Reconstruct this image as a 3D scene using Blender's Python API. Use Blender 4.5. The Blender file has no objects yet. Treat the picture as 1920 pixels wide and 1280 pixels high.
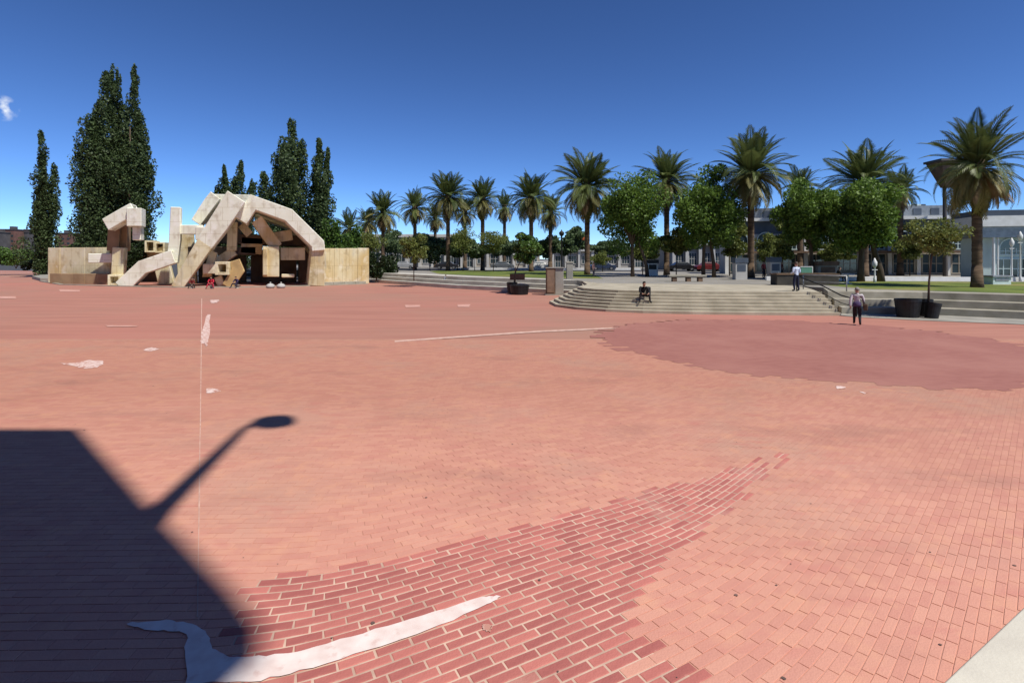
import bpy, bmesh, math, random
import numpy as np
from mathutils import Vector, Matrix
R = math.radians
random.seed(7)
S = bpy.context.scene
COL = S.collection

# ---------------------------------------------------------------- camera, sky, sun, exposure
F, HY, H = 1000.0, 485.0, 3.17          # focal length and horizon row in photo pixels, eye height in metres
cd = bpy.data.cameras.new('camera'); cam = bpy.data.objects.new('camera', cd); COL.objects.link(cam)
cam.location = (0, 0, H); cam.rotation_euler = (R(90), 0, 0)
cd.sensor_width = 36; cd.lens = 36 * F / 1920; cd.shift_y = -(640 - HY) / 1920
cd.clip_start = .1; cd.clip_end = 6000
S.camera = cam
SUN_EL = 58.0
SD = (-.743, .669)                      # horizontal direction in which shadows fall
w = bpy.data.worlds.new('World'); S.world = w; w.use_nodes = True
nt = w.node_tree; nt.nodes.clear()
sky = nt.nodes.new('ShaderNodeTexSky'); sky.sky_type = 'NISHITA'; sky.sun_disc = False
sky.sun_elevation = R(SUN_EL); sky.sun_rotation = R(132)
sky.air_density = .6; sky.dust_density = 0.0; sky.ozone_density = 6.0; sky.altitude = 0
sc1 = nt.nodes.new('ShaderNodeVectorMath'); sc1.operation = 'SCALE'; sc1.inputs['Scale'].default_value = .12
gam = nt.nodes.new('ShaderNodeGamma'); gam.inputs['Gamma'].default_value = 1.30      # deeper, more saturated blue overall
sc2 = nt.nodes.new('ShaderNodeVectorMath'); sc2.operation = 'MULTIPLY'; sc2.inputs[1].default_value = (11.3, 12.3, 13.2)
bg = nt.nodes.new('ShaderNodeBackground'); bg.inputs['Strength'].default_value = .1
wo = nt.nodes.new('ShaderNodeOutputWorld')
nt.links.new(sky.outputs[0], sc1.inputs[0]); nt.links.new(sc1.outputs[0], gam.inputs['Color']); nt.links.new(gam.outputs[0], sc2.inputs[0]); 
# one small wisp of cloud low at the left, given by its direction
geo = nt.nodes.new('ShaderNodeTexCoord'); cn = nt.nodes.new('ShaderNodeTexNoise'); cn.inputs['Scale'].default_value = 75; cn.inputs['Detail'].default_value = 6
nt.links.new(geo.outputs['Generated'], cn.inputs['Vector'])
dt = nt.nodes.new('ShaderNodeVectorMath'); dt.operation = 'DOT_PRODUCT'; dt.inputs[1].default_value = tuple(Vector((-.955, 1.0, .282)).normalized()); nt.links.new(geo.outputs['Generated'], dt.inputs[0])
m1 = nt.nodes.new('ShaderNodeMapRange'); m1.inputs['From Min'].default_value = .99984; m1.inputs['From Max'].default_value = 1.0; nt.links.new(dt.outputs['Value'], m1.inputs['Value'])
m3 = nt.nodes.new('ShaderNodeMapRange'); m3.inputs['From Min'].default_value = .47; m3.inputs['From Max'].default_value = .72; nt.links.new(cn.outputs['Fac'], m3.inputs['Value'])
m2 = nt.nodes.new('ShaderNodeMath'); m2.operation = 'MULTIPLY'; nt.links.new(m1.outputs[0], m2.inputs[0]); nt.links.new(m3.outputs[0], m2.inputs[1])
mxc = nt.nodes.new('ShaderNodeMix'); mxc.data_type = 'RGBA'; nt.links.new(m2.outputs[0], mxc.inputs['Factor']); nt.links.new(sc2.outputs[0], mxc.inputs['A']); mxc.inputs['B'].default_value = (8.5, 9, 9.6, 1)
nt.links.new(mxc.outputs['Result'], bg.inputs['Color'])
nt.links.new(bg.outputs[0], wo.inputs['Surface'])
sl = bpy.data.lights.new('sun', 'SUN'); sl.energy = 4.4; sl.angle = R(1.1); sl.color = (1, .955, .88)
so = bpy.data.objects.new('sun', sl); COL.objects.link(so)
ce = math.cos(R(SUN_EL))
so.rotation_euler = Vector((SD[0]*ce, SD[1]*ce, -math.sin(R(SUN_EL)))).to_track_quat('-Z', 'Y').to_euler()
so.location = (30, -30, 60)
S.view_settings.view_transform = 'Standard'; S.view_settings.look = 'None'
S.view_settings.exposure = .15; S.view_settings.gamma = 1
S.render.engine = 'CYCLES'
S.cycles.max_bounces = 5; S.cycles.transparent_max_bounces = 8

# ---------------------------------------------------------------- helpers
def G(px, py, h=0.0):
    Z = (H - h) * F / (py - HY); return Vector(((px - 960) * Z / F, Z, h))
def P(px, py, Z): return Vector(((px - 960) * Z / F, Z, H + (HY - py) * Z / F))
def XZ(px, Z): return (px - 960) * Z / F
def HT(py, Z): return H + (HY - py) * Z / F

MATS = {}
def mat(name, col, col2=None, rough=.8, scale=3.0, bump=0.0, bscale=40.0, stretch=(1, 1, 1), metal=0.0, rnd=None, detail=6, contrast=(.35, .65), trans=0.0, spec=.3):
    """principled material: two colours mixed by noise; rnd = 'island' or 'object' adds piece-to-piece variation"""
    if name in MATS: return MATS[name]
    m = bpy.data.materials.new(name); m.use_nodes = True; t = m.node_tree; n = t.nodes; L = t.links
    b = n['Principled BSDF']; b.inputs['Roughness'].default_value = rough; b.inputs['Metallic'].default_value = metal
    b.inputs['Specular IOR Level'].default_value = spec
    col2 = col2 or tuple(c * .8 for c in col)
    tc = n.new('ShaderNodeTexCoord'); mp = n.new('ShaderNodeMapping'); L.new(tc.outputs['Object'], mp.inputs['Vector'])
    mp.inputs['Scale'].default_value = stretch
    no = n.new('ShaderNodeTexNoise'); no.inputs['Scale'].default_value = scale; no.inputs['Detail'].default_value = detail
    L.new(mp.outputs[0], no.inputs['Vector'])
    rp = n.new('ShaderNodeValToRGB'); rp.color_ramp.elements[0].position = contrast[0]; rp.color_ramp.elements[1].position = contrast[1]
    rp.color_ramp.elements[0].color = (*col2, 1); rp.color_ramp.elements[1].color = (*col, 1)
    fac = no.outputs['Fac']
    if rnd:
        if rnd == 'island': g = n.new('ShaderNodeNewGeometry'); src = g.outputs['Random Per Island']
        else: g = n.new('ShaderNodeObjectInfo'); src = g.outputs['Random']
        mx = n.new('ShaderNodeMath'); mx.operation = 'MULTIPLY_ADD'; mx.inputs[1].default_value = .75; L.new(src, mx.inputs[0])
        m2 = n.new('ShaderNodeMath'); m2.operation = 'MULTIPLY_ADD'; m2.inputs[1].default_value = .6; m2.inputs[2].default_value = -.17
        L.new(no.outputs['Fac'], m2.inputs[0]); L.new(m2.outputs[0], mx.inputs[2]); fac = mx.outputs[0]
        rp.color_ramp.elements[0].position = .1; rp.color_ramp.elements[1].position = .9
    L.new(fac, rp.inputs['Fac']); L.new(rp.outputs['Color'], b.inputs['Base Color'])
    if bump:
        n2 = n.new('ShaderNodeTexNoise'); n2.inputs['Scale'].default_value = bscale; n2.inputs['Detail'].default_value = 4
        L.new(mp.outputs[0], n2.inputs['Vector'])
        bp = n.new('ShaderNodeBump'); bp.inputs['Strength'].default_value = bump; bp.inputs['Distance'].default_value = .02
        L.new(n2.outputs['Fac'], bp.inputs['Height']); L.new(bp.outputs[0], b.inputs['Normal'])
    if trans:
        tr = n.new('ShaderNodeBsdfTranslucent'); L.new(rp.outputs['Color'], tr.inputs['Color'])
        ms = n.new('ShaderNodeMixShader'); ms.inputs[0].default_value = trans
        out = n['Material Output']; L.new(b.outputs[0], ms.inputs[1]); L.new(tr.outputs[0], ms.inputs[2]); L.new(ms.outputs[0], out.inputs['Surface'])
    MATS[name] = m; return m

def over(name, m, col, scale, lo, hi, stretch=(1, 1, 1), seed=0.0):
    """lay a second noise-masked colour (stains, streaks, wear) over a material made by mat()"""
    t = m.node_tree; n = t.nodes; L = t.links; b = n['Principled BSDF']
    src = b.inputs['Base Color'].links[0].from_socket
    tc = n.new('ShaderNodeTexCoord'); mp = n.new('ShaderNodeMapping'); mp.inputs['Scale'].default_value = stretch
    mp.inputs['Location'].default_value = (seed, seed * 1.7, seed * .3)
    L.new(tc.outputs['Object'], mp.inputs['Vector'])
    no = n.new('ShaderNodeTexNoise'); no.inputs['Scale'].default_value = scale; no.inputs['Detail'].default_value = 5; L.new(mp.outputs[0], no.inputs['Vector'])
    mr = n.new('ShaderNodeMapRange'); mr.inputs['From Min'].default_value = lo; mr.inputs['From Max'].default_value = hi; L.new(no.outputs['Fac'], mr.inputs['Value'])
    mx = n.new('ShaderNodeMix'); mx.data_type = 'RGBA'; L.new(mr.outputs[0], mx.inputs['Factor']); L.new(src, mx.inputs['A']); mx.inputs['B'].default_value = (*col, 1)
    for l in list(src.links):
        if l.to_node != mx: 
            to = l.to_socket; L.remove(l); L.new(mx.outputs['Result'], to)
    return m

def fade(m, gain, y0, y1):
    """near brightness of the exposure put into paving colour, darkening from y0 to y1"""
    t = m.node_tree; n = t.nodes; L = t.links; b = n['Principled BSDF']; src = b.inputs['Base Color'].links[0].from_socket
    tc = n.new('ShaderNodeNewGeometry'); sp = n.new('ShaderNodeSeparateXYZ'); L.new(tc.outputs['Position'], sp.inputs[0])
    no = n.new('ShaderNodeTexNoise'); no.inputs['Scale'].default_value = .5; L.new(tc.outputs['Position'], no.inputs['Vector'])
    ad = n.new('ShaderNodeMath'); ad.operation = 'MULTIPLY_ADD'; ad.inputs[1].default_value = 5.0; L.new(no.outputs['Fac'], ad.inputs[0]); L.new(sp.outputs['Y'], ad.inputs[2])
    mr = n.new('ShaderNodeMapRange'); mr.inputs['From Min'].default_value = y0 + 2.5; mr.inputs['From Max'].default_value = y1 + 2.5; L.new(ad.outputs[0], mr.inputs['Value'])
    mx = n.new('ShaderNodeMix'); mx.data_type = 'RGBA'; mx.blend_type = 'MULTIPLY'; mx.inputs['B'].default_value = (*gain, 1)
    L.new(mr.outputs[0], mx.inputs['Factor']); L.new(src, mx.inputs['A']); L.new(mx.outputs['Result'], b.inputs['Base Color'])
def mesh_obj(name, verts, faces, m=None, parent=None, smooth=False, mats=None, midx=None):
    me = bpy.data.meshes.new(name); me.from_pydata([tuple(v) for v in verts], [], faces); me.update()
    if smooth: me.polygons.foreach_set('use_smooth', [True] * len(me.polygons))
    o = bpy.data.objects.new(name, me); COL.objects.link(o)
    for mm in (mats or ([m] if m else [])): me.materials.append(mm)
    if midx is not None: me.polygons.foreach_set('material_index', midx)
    if parent: o.parent = parent
    return o
def tag(o, label=None, cat=None, group=None, kind=None):
    if label: o['label'] = label
    if cat: o['category'] = cat
    if group: o['group'] = group
    if kind: o['kind'] = kind
    return o
def empty(name, loc=(0, 0, 0), rz=0.0):
    o = bpy.data.objects.new(name, None); COL.objects.link(o); o.location = loc; o.rotation_euler = (0, 0, rz); o.empty_display_size = .3
    return o
def thing(name, loc, label, cat, group=None, rz=0.0): return tag(empty(name, loc, rz), label, cat, group)

class MB:
    def __init__(s): s.v = []; s.f = []
    def poly(s, pts, rev=False):
        i = len(s.v); s.v += [tuple(p) for p in pts]; ids = list(range(i, i + len(pts))); s.f.append(ids[::-1] if rev else ids)
    def prism(s, pts, z0, z1):
        """pts ccw (x, y)"""
        n = len(pts); i = len(s.v); s.v += [(p[0], p[1], z0) for p in pts] + [(p[0], p[1], z1) for p in pts]
        s.f.append([i + k for k in range(n)][::-1]); s.f.append([i + n + k for k in range(n)])
        for k in range(n): s.f.append([i + k, i + (k + 1) % n, i + n + (k + 1) % n, i + n + k])
    def box(s, x0, x1, y0, y1, z0, z1): s.prism([(x0, y0), (x1, y0), (x1, y1), (x0, y1)], z0, z1)
    def obox(s, c, sx, sy, sz, rz=0.0):
        ca, sa = math.cos(rz), math.sin(rz)
        s.prism([(c[0] + ca * a * sx / 2 - sa * b * sy / 2, c[1] + sa * a * sx / 2 + ca * b * sy / 2) for a, b in ((-1, -1), (1, -1), (1, 1), (-1, 1))], c[2], c[2] + sz)
    def tube(s, pts, rad, n=8, cap=True):
        pts = [Vector(p) for p in pts]; rs = rad if isinstance(rad, (list, tuple)) else [rad] * len(pts)
        i = len(s.v)
        for k, p in enumerate(pts):
            d = (pts[min(k + 1, len(pts) - 1)] - pts[max(k - 1, 0)]).normalized()
            a = d.orthogonal().normalized() if abs(d.z) < .95 else Vector((1, 0, 0)); a = (a - d * a.dot(d)).normalized(); b = d.cross(a)
            for j in range(n):
                q = 2 * math.pi * j / n; s.v.append(tuple(p + (a * math.cos(q) + b * math.sin(q)) * rs[k]))
        for k in range(len(pts) - 1):
            for j in range(n): s.f.append([i + k * n + j, i + k * n + (j + 1) % n, i + (k + 1) * n + (j + 1) % n, i + (k + 1) * n + j])
        if cap:
            s.f.append([i + j for j in range(n)][::-1]); e = i + (len(pts) - 1) * n; s.f.append([e + j for j in range(n)])
    def lathe(s, prof, c=(0, 0, 0), n=16):
        i = len(s.v)
        for r, z in prof:
            for j in range(n):
                q = 2 * math.pi * j / n; s.v.append((c[0] + r * math.cos(q), c[1] + r * math.sin(q), c[2] + z))
        for k in range(len(prof) - 1):
            for j in range(n): s.f.append([i + k * n + j, i + k * n + (j + 1) % n, i + (k + 1) * n + (j + 1) % n, i + (k + 1) * n + j])
        e = i + (len(prof) - 1) * n; s.f.append([i + j for j in range(n)][::-1]); s.f.append([e + j for j in range(n)])
    def build(s, name, m, parent=None, smooth=False, bevel=0.0):
        o = mesh_obj(name, s.v, s.f, m, parent, smooth)
        if bevel:
            b = o.modifiers.new('bevel', 'BEVEL'); b.width = bevel; b.segments = 2; b.limit_method = 'ANGLE'
        return o
def inv(o, parent):            # keep world coordinates under an empty that is not at the origin
    o.parent = parent; o.matrix_parent_inverse = Matrix.LocRotScale(parent.location, parent.rotation_euler, parent.scale).inverted(); return o

# ---------------------------------------------------------------- materials
M_asphalt = mat('asphalt', (.07, .07, .07), (.05, .05, .052), rough=.95, scale=.4, bump=.3)
M_conc = mat('pavement_concrete', (.36, .34, .29), (.26, .245, .21), scale=.8, rough=.9, bump=.2)
M_step = mat('step_concrete', (.40, .37, .30), (.28, .26, .20), scale=1.2, rough=.9, bump=.2)
M_plaza = mat('brick_far', (.445, .205, .148), (.375, .165, .120), scale=1.0, stretch=(.16, 1.1, 1), rough=.85, detail=8)
over('a', M_plaza, (.375, .20, .142), .06, .45, .62)
over('b', M_plaza, (.45, .185, .138), .09, .52, .7, seed=3.1)
over('c', M_plaza, (.34, .152, .113), 1.6, .60, .85, stretch=(.10, 1.4, 1), seed=9.)
M_bed = mat('joint_sand_pink', (.60, .32, .24), (.54, .27, .20), scale=2., rough=.95)
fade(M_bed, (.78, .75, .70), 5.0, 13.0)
M_bed_pale = mat('joint_mortar_pale', (.66, .47, .36), (.46, .30, .23), scale=3., rough=.95)
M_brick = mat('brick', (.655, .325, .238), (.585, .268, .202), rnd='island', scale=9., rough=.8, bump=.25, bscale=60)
over('wear', M_brick, (.56, .325, .245), .35, .5, .75)
over('grime', M_brick, (.48, .235, .18), .7, .56, .78, stretch=(.5, 1.4, 1), seed=5.)
over('orange', M_brick, (.665, .335, .228), 3.5, .52, .75, seed=8.)
over('red', M_brick, (.58, .25, .195), 3.2, .55, .75, stretch=(.6, 1.5, 1), seed=15.)
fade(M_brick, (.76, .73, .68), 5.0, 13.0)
M_brick_red = mat('brick_red', (.56, .20, .16), (.40, .13, .11), rnd='island', scale=9., rough=.8, bump=.25, bscale=60)
over('wear', M_brick_red, (.58, .33, .26), 1.2, .5, .75)
M_brick_lt = mat('brick_light', (.645, .325, .238), (.575, .265, .202), rnd='object', scale=9., rough=.8, bump=.25, bscale=60)
M_brick1 = mat('brick_single', (.55, .19, .155), (.37, .115, .10), rnd='object', scale=9., rough=.8, bump=.25, bscale=60)
over('wear', M_brick1, (.54, .30, .24), 7., .6, .8)
M_dark = mat('brick_purple', (.355, .15, .118), (.30, .12, .096), scale=4.5, stretch=(.5, 1.6, 1), rough=.85, detail=10)
over('d', M_dark, (.385, .175, .137), .35, .45, .75)
M_paint = mat('white_paint', (.82, .72, .67), (.72, .58, .53), scale=6., rough=.7)
over('worn', M_paint, (.66, .48, .43), 11., .60, .74)
M_patch = mat('worn_paint', (.78, .64, .58), (.62, .42, .36), scale=9., rough=.8)
over('worn', M_patch, (.50, .25, .19), 7., .50, .58)
M_grass = mat('grass', (.15, .19, .035), (.085, .12, .02), scale=.5, rough=.95, bump=.6, bscale=25)
over('dry', M_grass, (.24, .22, .07), .25, .52, .68, seed=2.)
M_fconc = mat('weathered_concrete', (.80, .74, .51), (.68, .60, .38), scale=.5, rough=.9, bump=.35, bscale=6)
over('rust', M_fconc, (.58, .42, .17), .30, .50, .70, stretch=(1, 1, .45), seed=4.)
over('grey', M_fconc, (.42, .40, .34), .7, .58, .75, stretch=(1, 1, .3), seed=11.)
M_fpale = mat('pale_concrete', (.90, .90, .76), (.82, .80, .65), scale=.6, rough=.9, bump=.35, bscale=6)
over('stain', M_fpale, (.66, .60, .48), .8, .56, .75, stretch=(1, 1, .35), seed=6.)
def formwork(m, sx_=1.15, sz_=2.3):
    """fine recessed lines left by the casting boards"""
    t = m.node_tree; n = t.nodes; L = t.links; b = n['Principled BSDF']; src = b.inputs['Base Color'].links[0].from_socket
    tc = n.new('ShaderNodeTexCoord'); mp = n.new('ShaderNodeMapping'); mp.inputs['Rotation'].default_value = (R(90), R(12), 0); L.new(tc.outputs['Object'], mp.inputs['Vector'])
    br = n.new('ShaderNodeTexBrick'); br.inputs['Scale'].default_value = 1.0; br.inputs['Mortar Size'].default_value = .035; br.inputs['Mortar Smooth'].default_value = .4; br.inputs['Brick Width'].default_value = sx_; br.inputs['Row Height'].default_value = sz_; br.offset = .3
    L.new(mp.outputs[0], br.inputs['Vector'])
    mx = n.new('ShaderNodeMix'); mx.data_type = 'RGBA'; mx.blend_type = 'MULTIPLY'; mx.inputs['B'].default_value = (.80, .76, .70, 1); L.new(br.outputs['Fac'], mx.inputs['Factor']); L.new(src, mx.inputs['A']); L.new(mx.outputs['Result'], b.inputs['Base Color'])
for m_, c1, c2 in ((M_fconc, (.44, .34, .18), (.82, .76, .58)), (M_fpale, (.60, .54, .42), (.92, .90, .80))):
    over('blotch', m_, c1, 1.1, .54, .72, stretch=(1, 1, .8), seed=13.); over('bloom', m_, c2, .8, .54, .70, seed=21.)
formwork(M_fconc); formwork(M_fpale, 1.9, 1.5)
M_dirt = mat('soil', (.12, .085, .05), (.07, .05, .03), scale=3., rough=1.)
M_bark = mat('bark', (.13, .095, .065), (.06, .045, .03), scale=3., stretch=(1, 1, .3), rough=.95, bump=.5, bscale=12)
M_ptrunk = mat('palm_trunk', (.17, .115, .07), (.075, .05, .032), scale=2.2, stretch=(.6, .6, 3), rough=.95, bump=.8, bscale=6)
M_pop = mat('poplar_leaf', (.105, .155, .055), (.038, .062, .022), rnd='island', scale=.25, rough=.55, trans=.25)
M_leaf = mat('broad_leaf', (.20, .315, .05), (.052, .10, .018), rnd='island', scale=.5, rough=.5, trans=.35)
M_young = mat('young_leaf', (.24, .27, .065), (.08, .11, .025), rnd='island', scale=.5, rough=.5, trans=.3)
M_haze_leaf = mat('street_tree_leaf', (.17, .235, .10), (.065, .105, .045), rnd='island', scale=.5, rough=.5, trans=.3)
M_bush = mat('bush_leaf', (.12, .21, .035), (.035, .075, .016), rnd='island', scale=.5, rough=.5, trans=.2)
M_ivy = mat('dark_bush_leaf', (.045, .07, .022), (.015, .028, .010), rnd='island', scale=.5, rough=.5, trans=.15)
M_frond = mat('frond_green', (.165, .205, .062), (.06, .085, .026), rnd='object', scale=1.5, rough=.45, trans=.2)
M_frond_y = mat('frond_olive', (.31, .27, .09), (.12, .125, .042), rnd='object', scale=1.5, rough=.5, trans=.2)
M_frond_d = mat('frond_dry', (.40, .28, .14), (.19, .13, .065), rnd='object', scale=1.5, rough=.8, trans=.1)
M_shed = mat('shed_trim', (.52, .51, .48), (.42, .41, .38), scale=.4, rough=.85)
M_wall = mat('pier_wall', (.50, .49, .46), (.40, .39, .36), scale=.4, rough=.85)
M_wall_b = mat('beige_wall', (.42, .38, .31), (.34, .30, .245), scale=.4, rough=.85)
M_band = mat('slate_band', (.10, .125, .16), (.06, .075, .10), scale=.6, rough=.5)
M_teal = mat('pale_green_steel', (.60, .72, .69), (.50, .61, .59), scale=.6, rough=.5)
M_glass = mat('window_glass', (.05, .075, .085), (.025, .04, .045), scale=.5, rough=.08, spec=.8)
M_black = mat('black_plastic', (.018, .018, .019), (.010, .010, .011), scale=4., rough=.5)
M_iron = mat('dark_iron', (.03, .033, .03), (.02, .02, .02), scale=4., rough=.5, metal=.3)
M_steel = mat('grey_steel', (.34, .35, .35), (.25, .26, .26), scale=3., rough=.45, metal=.5)
M_white = mat('white_enamel', (.80, .80, .77), (.70, .70, .66), scale=2., rough=.5)
M_brown = mat('rusty_brown', (.21, .135, .085), (.12, .075, .05), scale=1.5, rough=.85)
M_redb = mat('red_brick_far', (.22, .105, .08), (.13, .075, .06), scale=.3, rough=.9)
M_dkb = mat('dark_far_wall', (.12, .11, .105), (.075, .07, .07), scale=.3, rough=.9)
M_orange = mat('orange_cloth', (.75, .13, .04), (.6, .09, .03), scale=2., rough=.8)

# ---------------------------------------------------------------- ground
def sheet(name, pts, z, m, kind='structure', label=None, cat=None, parent=None):
    mb = MB(); mb.poly([(p[0], p[1], z) for p in pts]); o = mb.build(name, m, parent)
    if kind: o['kind'] = kind
    if label: tag(o, label, cat)
    return o
sheet('ground', [(-3000, -40), (3000, -40), (3000, 4000), (-3000, 4000)], -.06, M_asphalt, label='grey asphalt ground running out to the horizon', cat='ground')
plaza_pts = [(-120, -14), (60, -14), (60, 22), (30, 25.4), (24, 31), (16, 45), (5, 50), (-5.8, 57), (-17, 70), (-30, 76), (-62, 74), (-72, 92), (-82, 118), (-150, 150), (-160, 60)]
plaza = sheet('plaza', plaza_pts, 0, M_plaza, label='wide open plaza paved in red brick', cat='plaza')

# the brick courses: lines y = g(x) + j * DZ
DZ, PITCH = .114, .295
xs = np.linspace(-24, 26, 5001)
def sstep(a, b, x): t = np.clip((x - a) / (b - a), 0, 1); return t * t * (3 - 2 * t)
slope = .02 + .52 * sstep(-2.9, -.9, xs) + .46 * sstep(1.0, 3.4, xs)
gx = np.concatenate([[0], np.cumsum((slope[1:] + slope[:-1]) / 2 * np.diff(xs))]); gx -= np.interp(0, xs, gx)
sx = np.concatenate([[0], np.cumsum(np.sqrt(np.diff(xs) ** 2 + np.diff(gx) ** 2))])
RELAID = [G(452, 1098), G(500, 1082), G(600, 1072), G(760, 1050), G(990, 985), G(1200, 925), G(1480, 848), G(1374, 952), G(1206, 1098), G(1168, 1190), G(1320, 1285), G(1400, 1400), G(300, 1400), G(430, 1290), G(440, 1180)]
RELAID = [(p.x, p.y) for p in RELAID]
def inside(poly, x, y):
    c = False; j = len(poly) - 1
    for i in range(len(poly)):
        if (poly[i][1] > y) != (poly[j][1] > y) and x < (poly[j][0] - poly[i][0]) * (y - poly[i][1]) / (poly[j][1] - poly[i][1]) + poly[i][0]: c = not c
        j = i
    return c
near_pts = [(-6.5, 3.0), (6.5, 3.0), (22.5, 21), (-22.5, 21)]
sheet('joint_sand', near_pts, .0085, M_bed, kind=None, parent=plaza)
sheet('joint_mortar', RELAID, .0095, M_bed_pale, kind=None, parent=plaza)
CORNER = [G(1922, 1148), G(1770, 1290), G(1700, 1360)]
CORNER = [(p.x, p.y) for p in CORNER] + [(5.5, 2.4), (9, 4.0), (9.5, 9.5)]
CORNER[0] = (CORNER[0][0] + 4.0, CORNER[0][1] + 2.4)
near_corner = (G(1922, 1148).x, G(1922, 1148).y)
recs = []
rb = random.Random(3)
smax = sx[-1]
for j in range(-150, 215):
    s0 = (j % 2) * PITCH / 2 + rb.uniform(-.03, .03)
    for k in range(int(smax / PITCH)):
        s = s0 + (k + .5) * PITCH
        if s > smax: continue
        x = float(np.interp(s, sx, xs)); y = float(np.interp(x, xs, gx)) + j * DZ + 6.0
        if y < 3.4 or y > 20.6 or abs(x) > 1.0 * y + .4: continue
        if inside(CORNER, x, y): continue
        sl_ = float(np.interp(x, xs, slope)); th = math.atan(sl_)
        rel = inside(RELAID, x + rb.gauss(0, .10), y + rb.gauss(0, .05)); gf = 1.0 if rel else max(.2, 1 - (y - 5) / 7)
        Lb = PITCH - (.018 if rel else .006 * gf) - rb.uniform(0, .006) * gf; Wb = DZ * math.cos(th) - (.014 if rel else .005 * gf) - rb.uniform(0, .004) * gf
        px = 960 + x / y * F; py = HY + H * F / y
        area = (Lb * Wb) / y ** 3 if (0 < px < 1920 and py < 1280) else 0
        recs.append((area if rel and px > 420 else area * .25, x, y, th + rb.gauss(0, .006), Lb, Wb, rb.uniform(.0125, .0150) if y < 9 else rb.uniform(.0135, .0145), rel))
recs.sort(reverse=True)
def brick_geom(Lb, Wb, h, c=.006):
    a, b = Lb / 2, Wb / 2
    v = [(-a, -b, -.004), (a, -b, -.004), (a, b, -.004), (-a, b, -.004), (-a, -b, h - c * .6), (a, -b, h - c * .6), (a, b, h - c * .6), (-a, b, h - c * .6),
         (-a + c, -b + c, h), (a - c, -b + c, h), (a - c, b - c, h), (-a + c, b - c, h)]
    f = [[8, 9, 10, 11]]
    for k in range(4):
        q = (k + 1) % 4; f.append([k, q, 4 + q, 4 + k]); f.append([4 + k, 4 + q, 8 + q, 8 + k])
    return v, f
shared = {True: [], False: []}
for k in range(4):
    for q in (True, False):
        v, f = brick_geom(PITCH - (.022 if q else .011) + .003 * k, .085, .013, .006 if q else .0025); me = bpy.data.meshes.new('brick'); me.from_pydata(v, [], f); me.materials.append(M_brick1 if q else M_brick_lt); shared[q].append(me)
for a, x, y, th, Lb, Wb, h, rel in recs[:300]:
    me = shared[rel][rb.randrange(4)]
    o = bpy.data.objects.new('brick', me); COL.objects.link(o); o.parent = plaza
    o.location = (x, y, h - .013); o.rotation_euler = (0, 0, th); o.scale = (1, Wb / .085, 1)
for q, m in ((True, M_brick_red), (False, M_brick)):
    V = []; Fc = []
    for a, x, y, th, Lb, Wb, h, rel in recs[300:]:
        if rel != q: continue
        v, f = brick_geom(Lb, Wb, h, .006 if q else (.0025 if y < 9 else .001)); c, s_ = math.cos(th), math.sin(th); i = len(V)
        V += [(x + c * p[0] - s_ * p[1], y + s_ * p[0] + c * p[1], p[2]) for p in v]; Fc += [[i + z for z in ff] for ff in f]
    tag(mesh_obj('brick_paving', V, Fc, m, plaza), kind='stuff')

# darker round of paving before the steps
c0 = (11.2, 20.4); rq = random.Random(8); pts = []
for k in range(150):       # toothed edge: whole bricks end unevenly
    q = 2 * math.pi * k / 150; e = rq.choice((-.25, 0, .12, .3, .55)); q2 = 2 * math.pi * (k + .96) / 150
    for qq in (q, q2): pts.append((c0[0] + (7.5 + e + .12 * math.sin(5 * qq)) * math.cos(qq), c0[1] + (7.3 + e * .6 + .1 * math.sin(11 * qq)) * math.sin(qq)))
dk = sheet('dark_paving', pts, .019, M_dark, kind=None, parent=plaza); dk['label'] = 'round of darker purple brick before the steps'

# concrete pavement corner by the lower right of the plaza
mb = MB(); mb.prism([near_corner, (near_corner[0] + 4.0, near_corner[1] + 2.4), (9.5, 3.5), (6, 2.4), (G(1700, 1360).x, G(1700, 1360).y)][::-1], -.02, .06)
tag(mb.build('pavement', mat('pale_pavement', (.66, .62, .52), (.56, .52, .44), scale=2., rough=.9, bump=.2), bevel=.012), 'pale concrete pavement corner at the edge of the plaza', 'pavement', kind='structure')

# paint spills and pale patches
def blob(name, pix, z=.021, jit=.02, sub=5, m=M_paint):
    w_ = [G(*p) for p in pix]; out = []; r = random.Random(len(pix))
    for a, b in zip(w_, w_[1:] + w_[:1]):
        for k in range(sub):
            t = k / sub; q = a.lerp(b, t); out.append((q.x + r.uniform(-jit, jit), q.y + r.uniform(-jit, jit)))
    return sheet(name, out, z, m, kind=None, parent=plaza)
o = blob('paint_spill', [(236, 1172), (300, 1166), (352, 1170), (385, 1188), (400, 1220), (430, 1236), (500, 1234), (570, 1222), (680, 1190), (790, 1158), (905, 1122), (940, 1120), (915, 1136), (800, 1186), (690, 1222), (560, 1262), (470, 1283), (350, 1284), (346, 1230), (352, 1195), (330, 1186), (270, 1186)], jit=.012)
o['label'] = 'long spilt streak of white paint with a hooked end'
for pix in ([(108, 681), (140, 682), (165, 676), (192, 677), (194, 682), (182, 690), (158, 692), (140, 687)], [(268, 656), (284, 652), (300, 655), (285, 659), (272, 659)],
            [(388, 590), (394, 590), (391, 640), (386, 652), (376, 640), (381, 615)], [(386, 730), (402, 729), (415, 734), (398, 738), (388, 738)],
            [(395, 563), (412, 562), (405, 568), (394, 569)], [(1566, 724), (1586, 726), (1582, 730), (1568, 730)], [(1612, 735), (1626, 737), (1620, 740)],
            [(905, 1172), (924, 1176), (918, 1188), (904, 1184)]):
    blob('paint_patch', pix, jit=.0022 * (H * F / (sum(p[1] for p in pix) / len(pix) - HY)), sub=6, m=M_patch)
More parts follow.
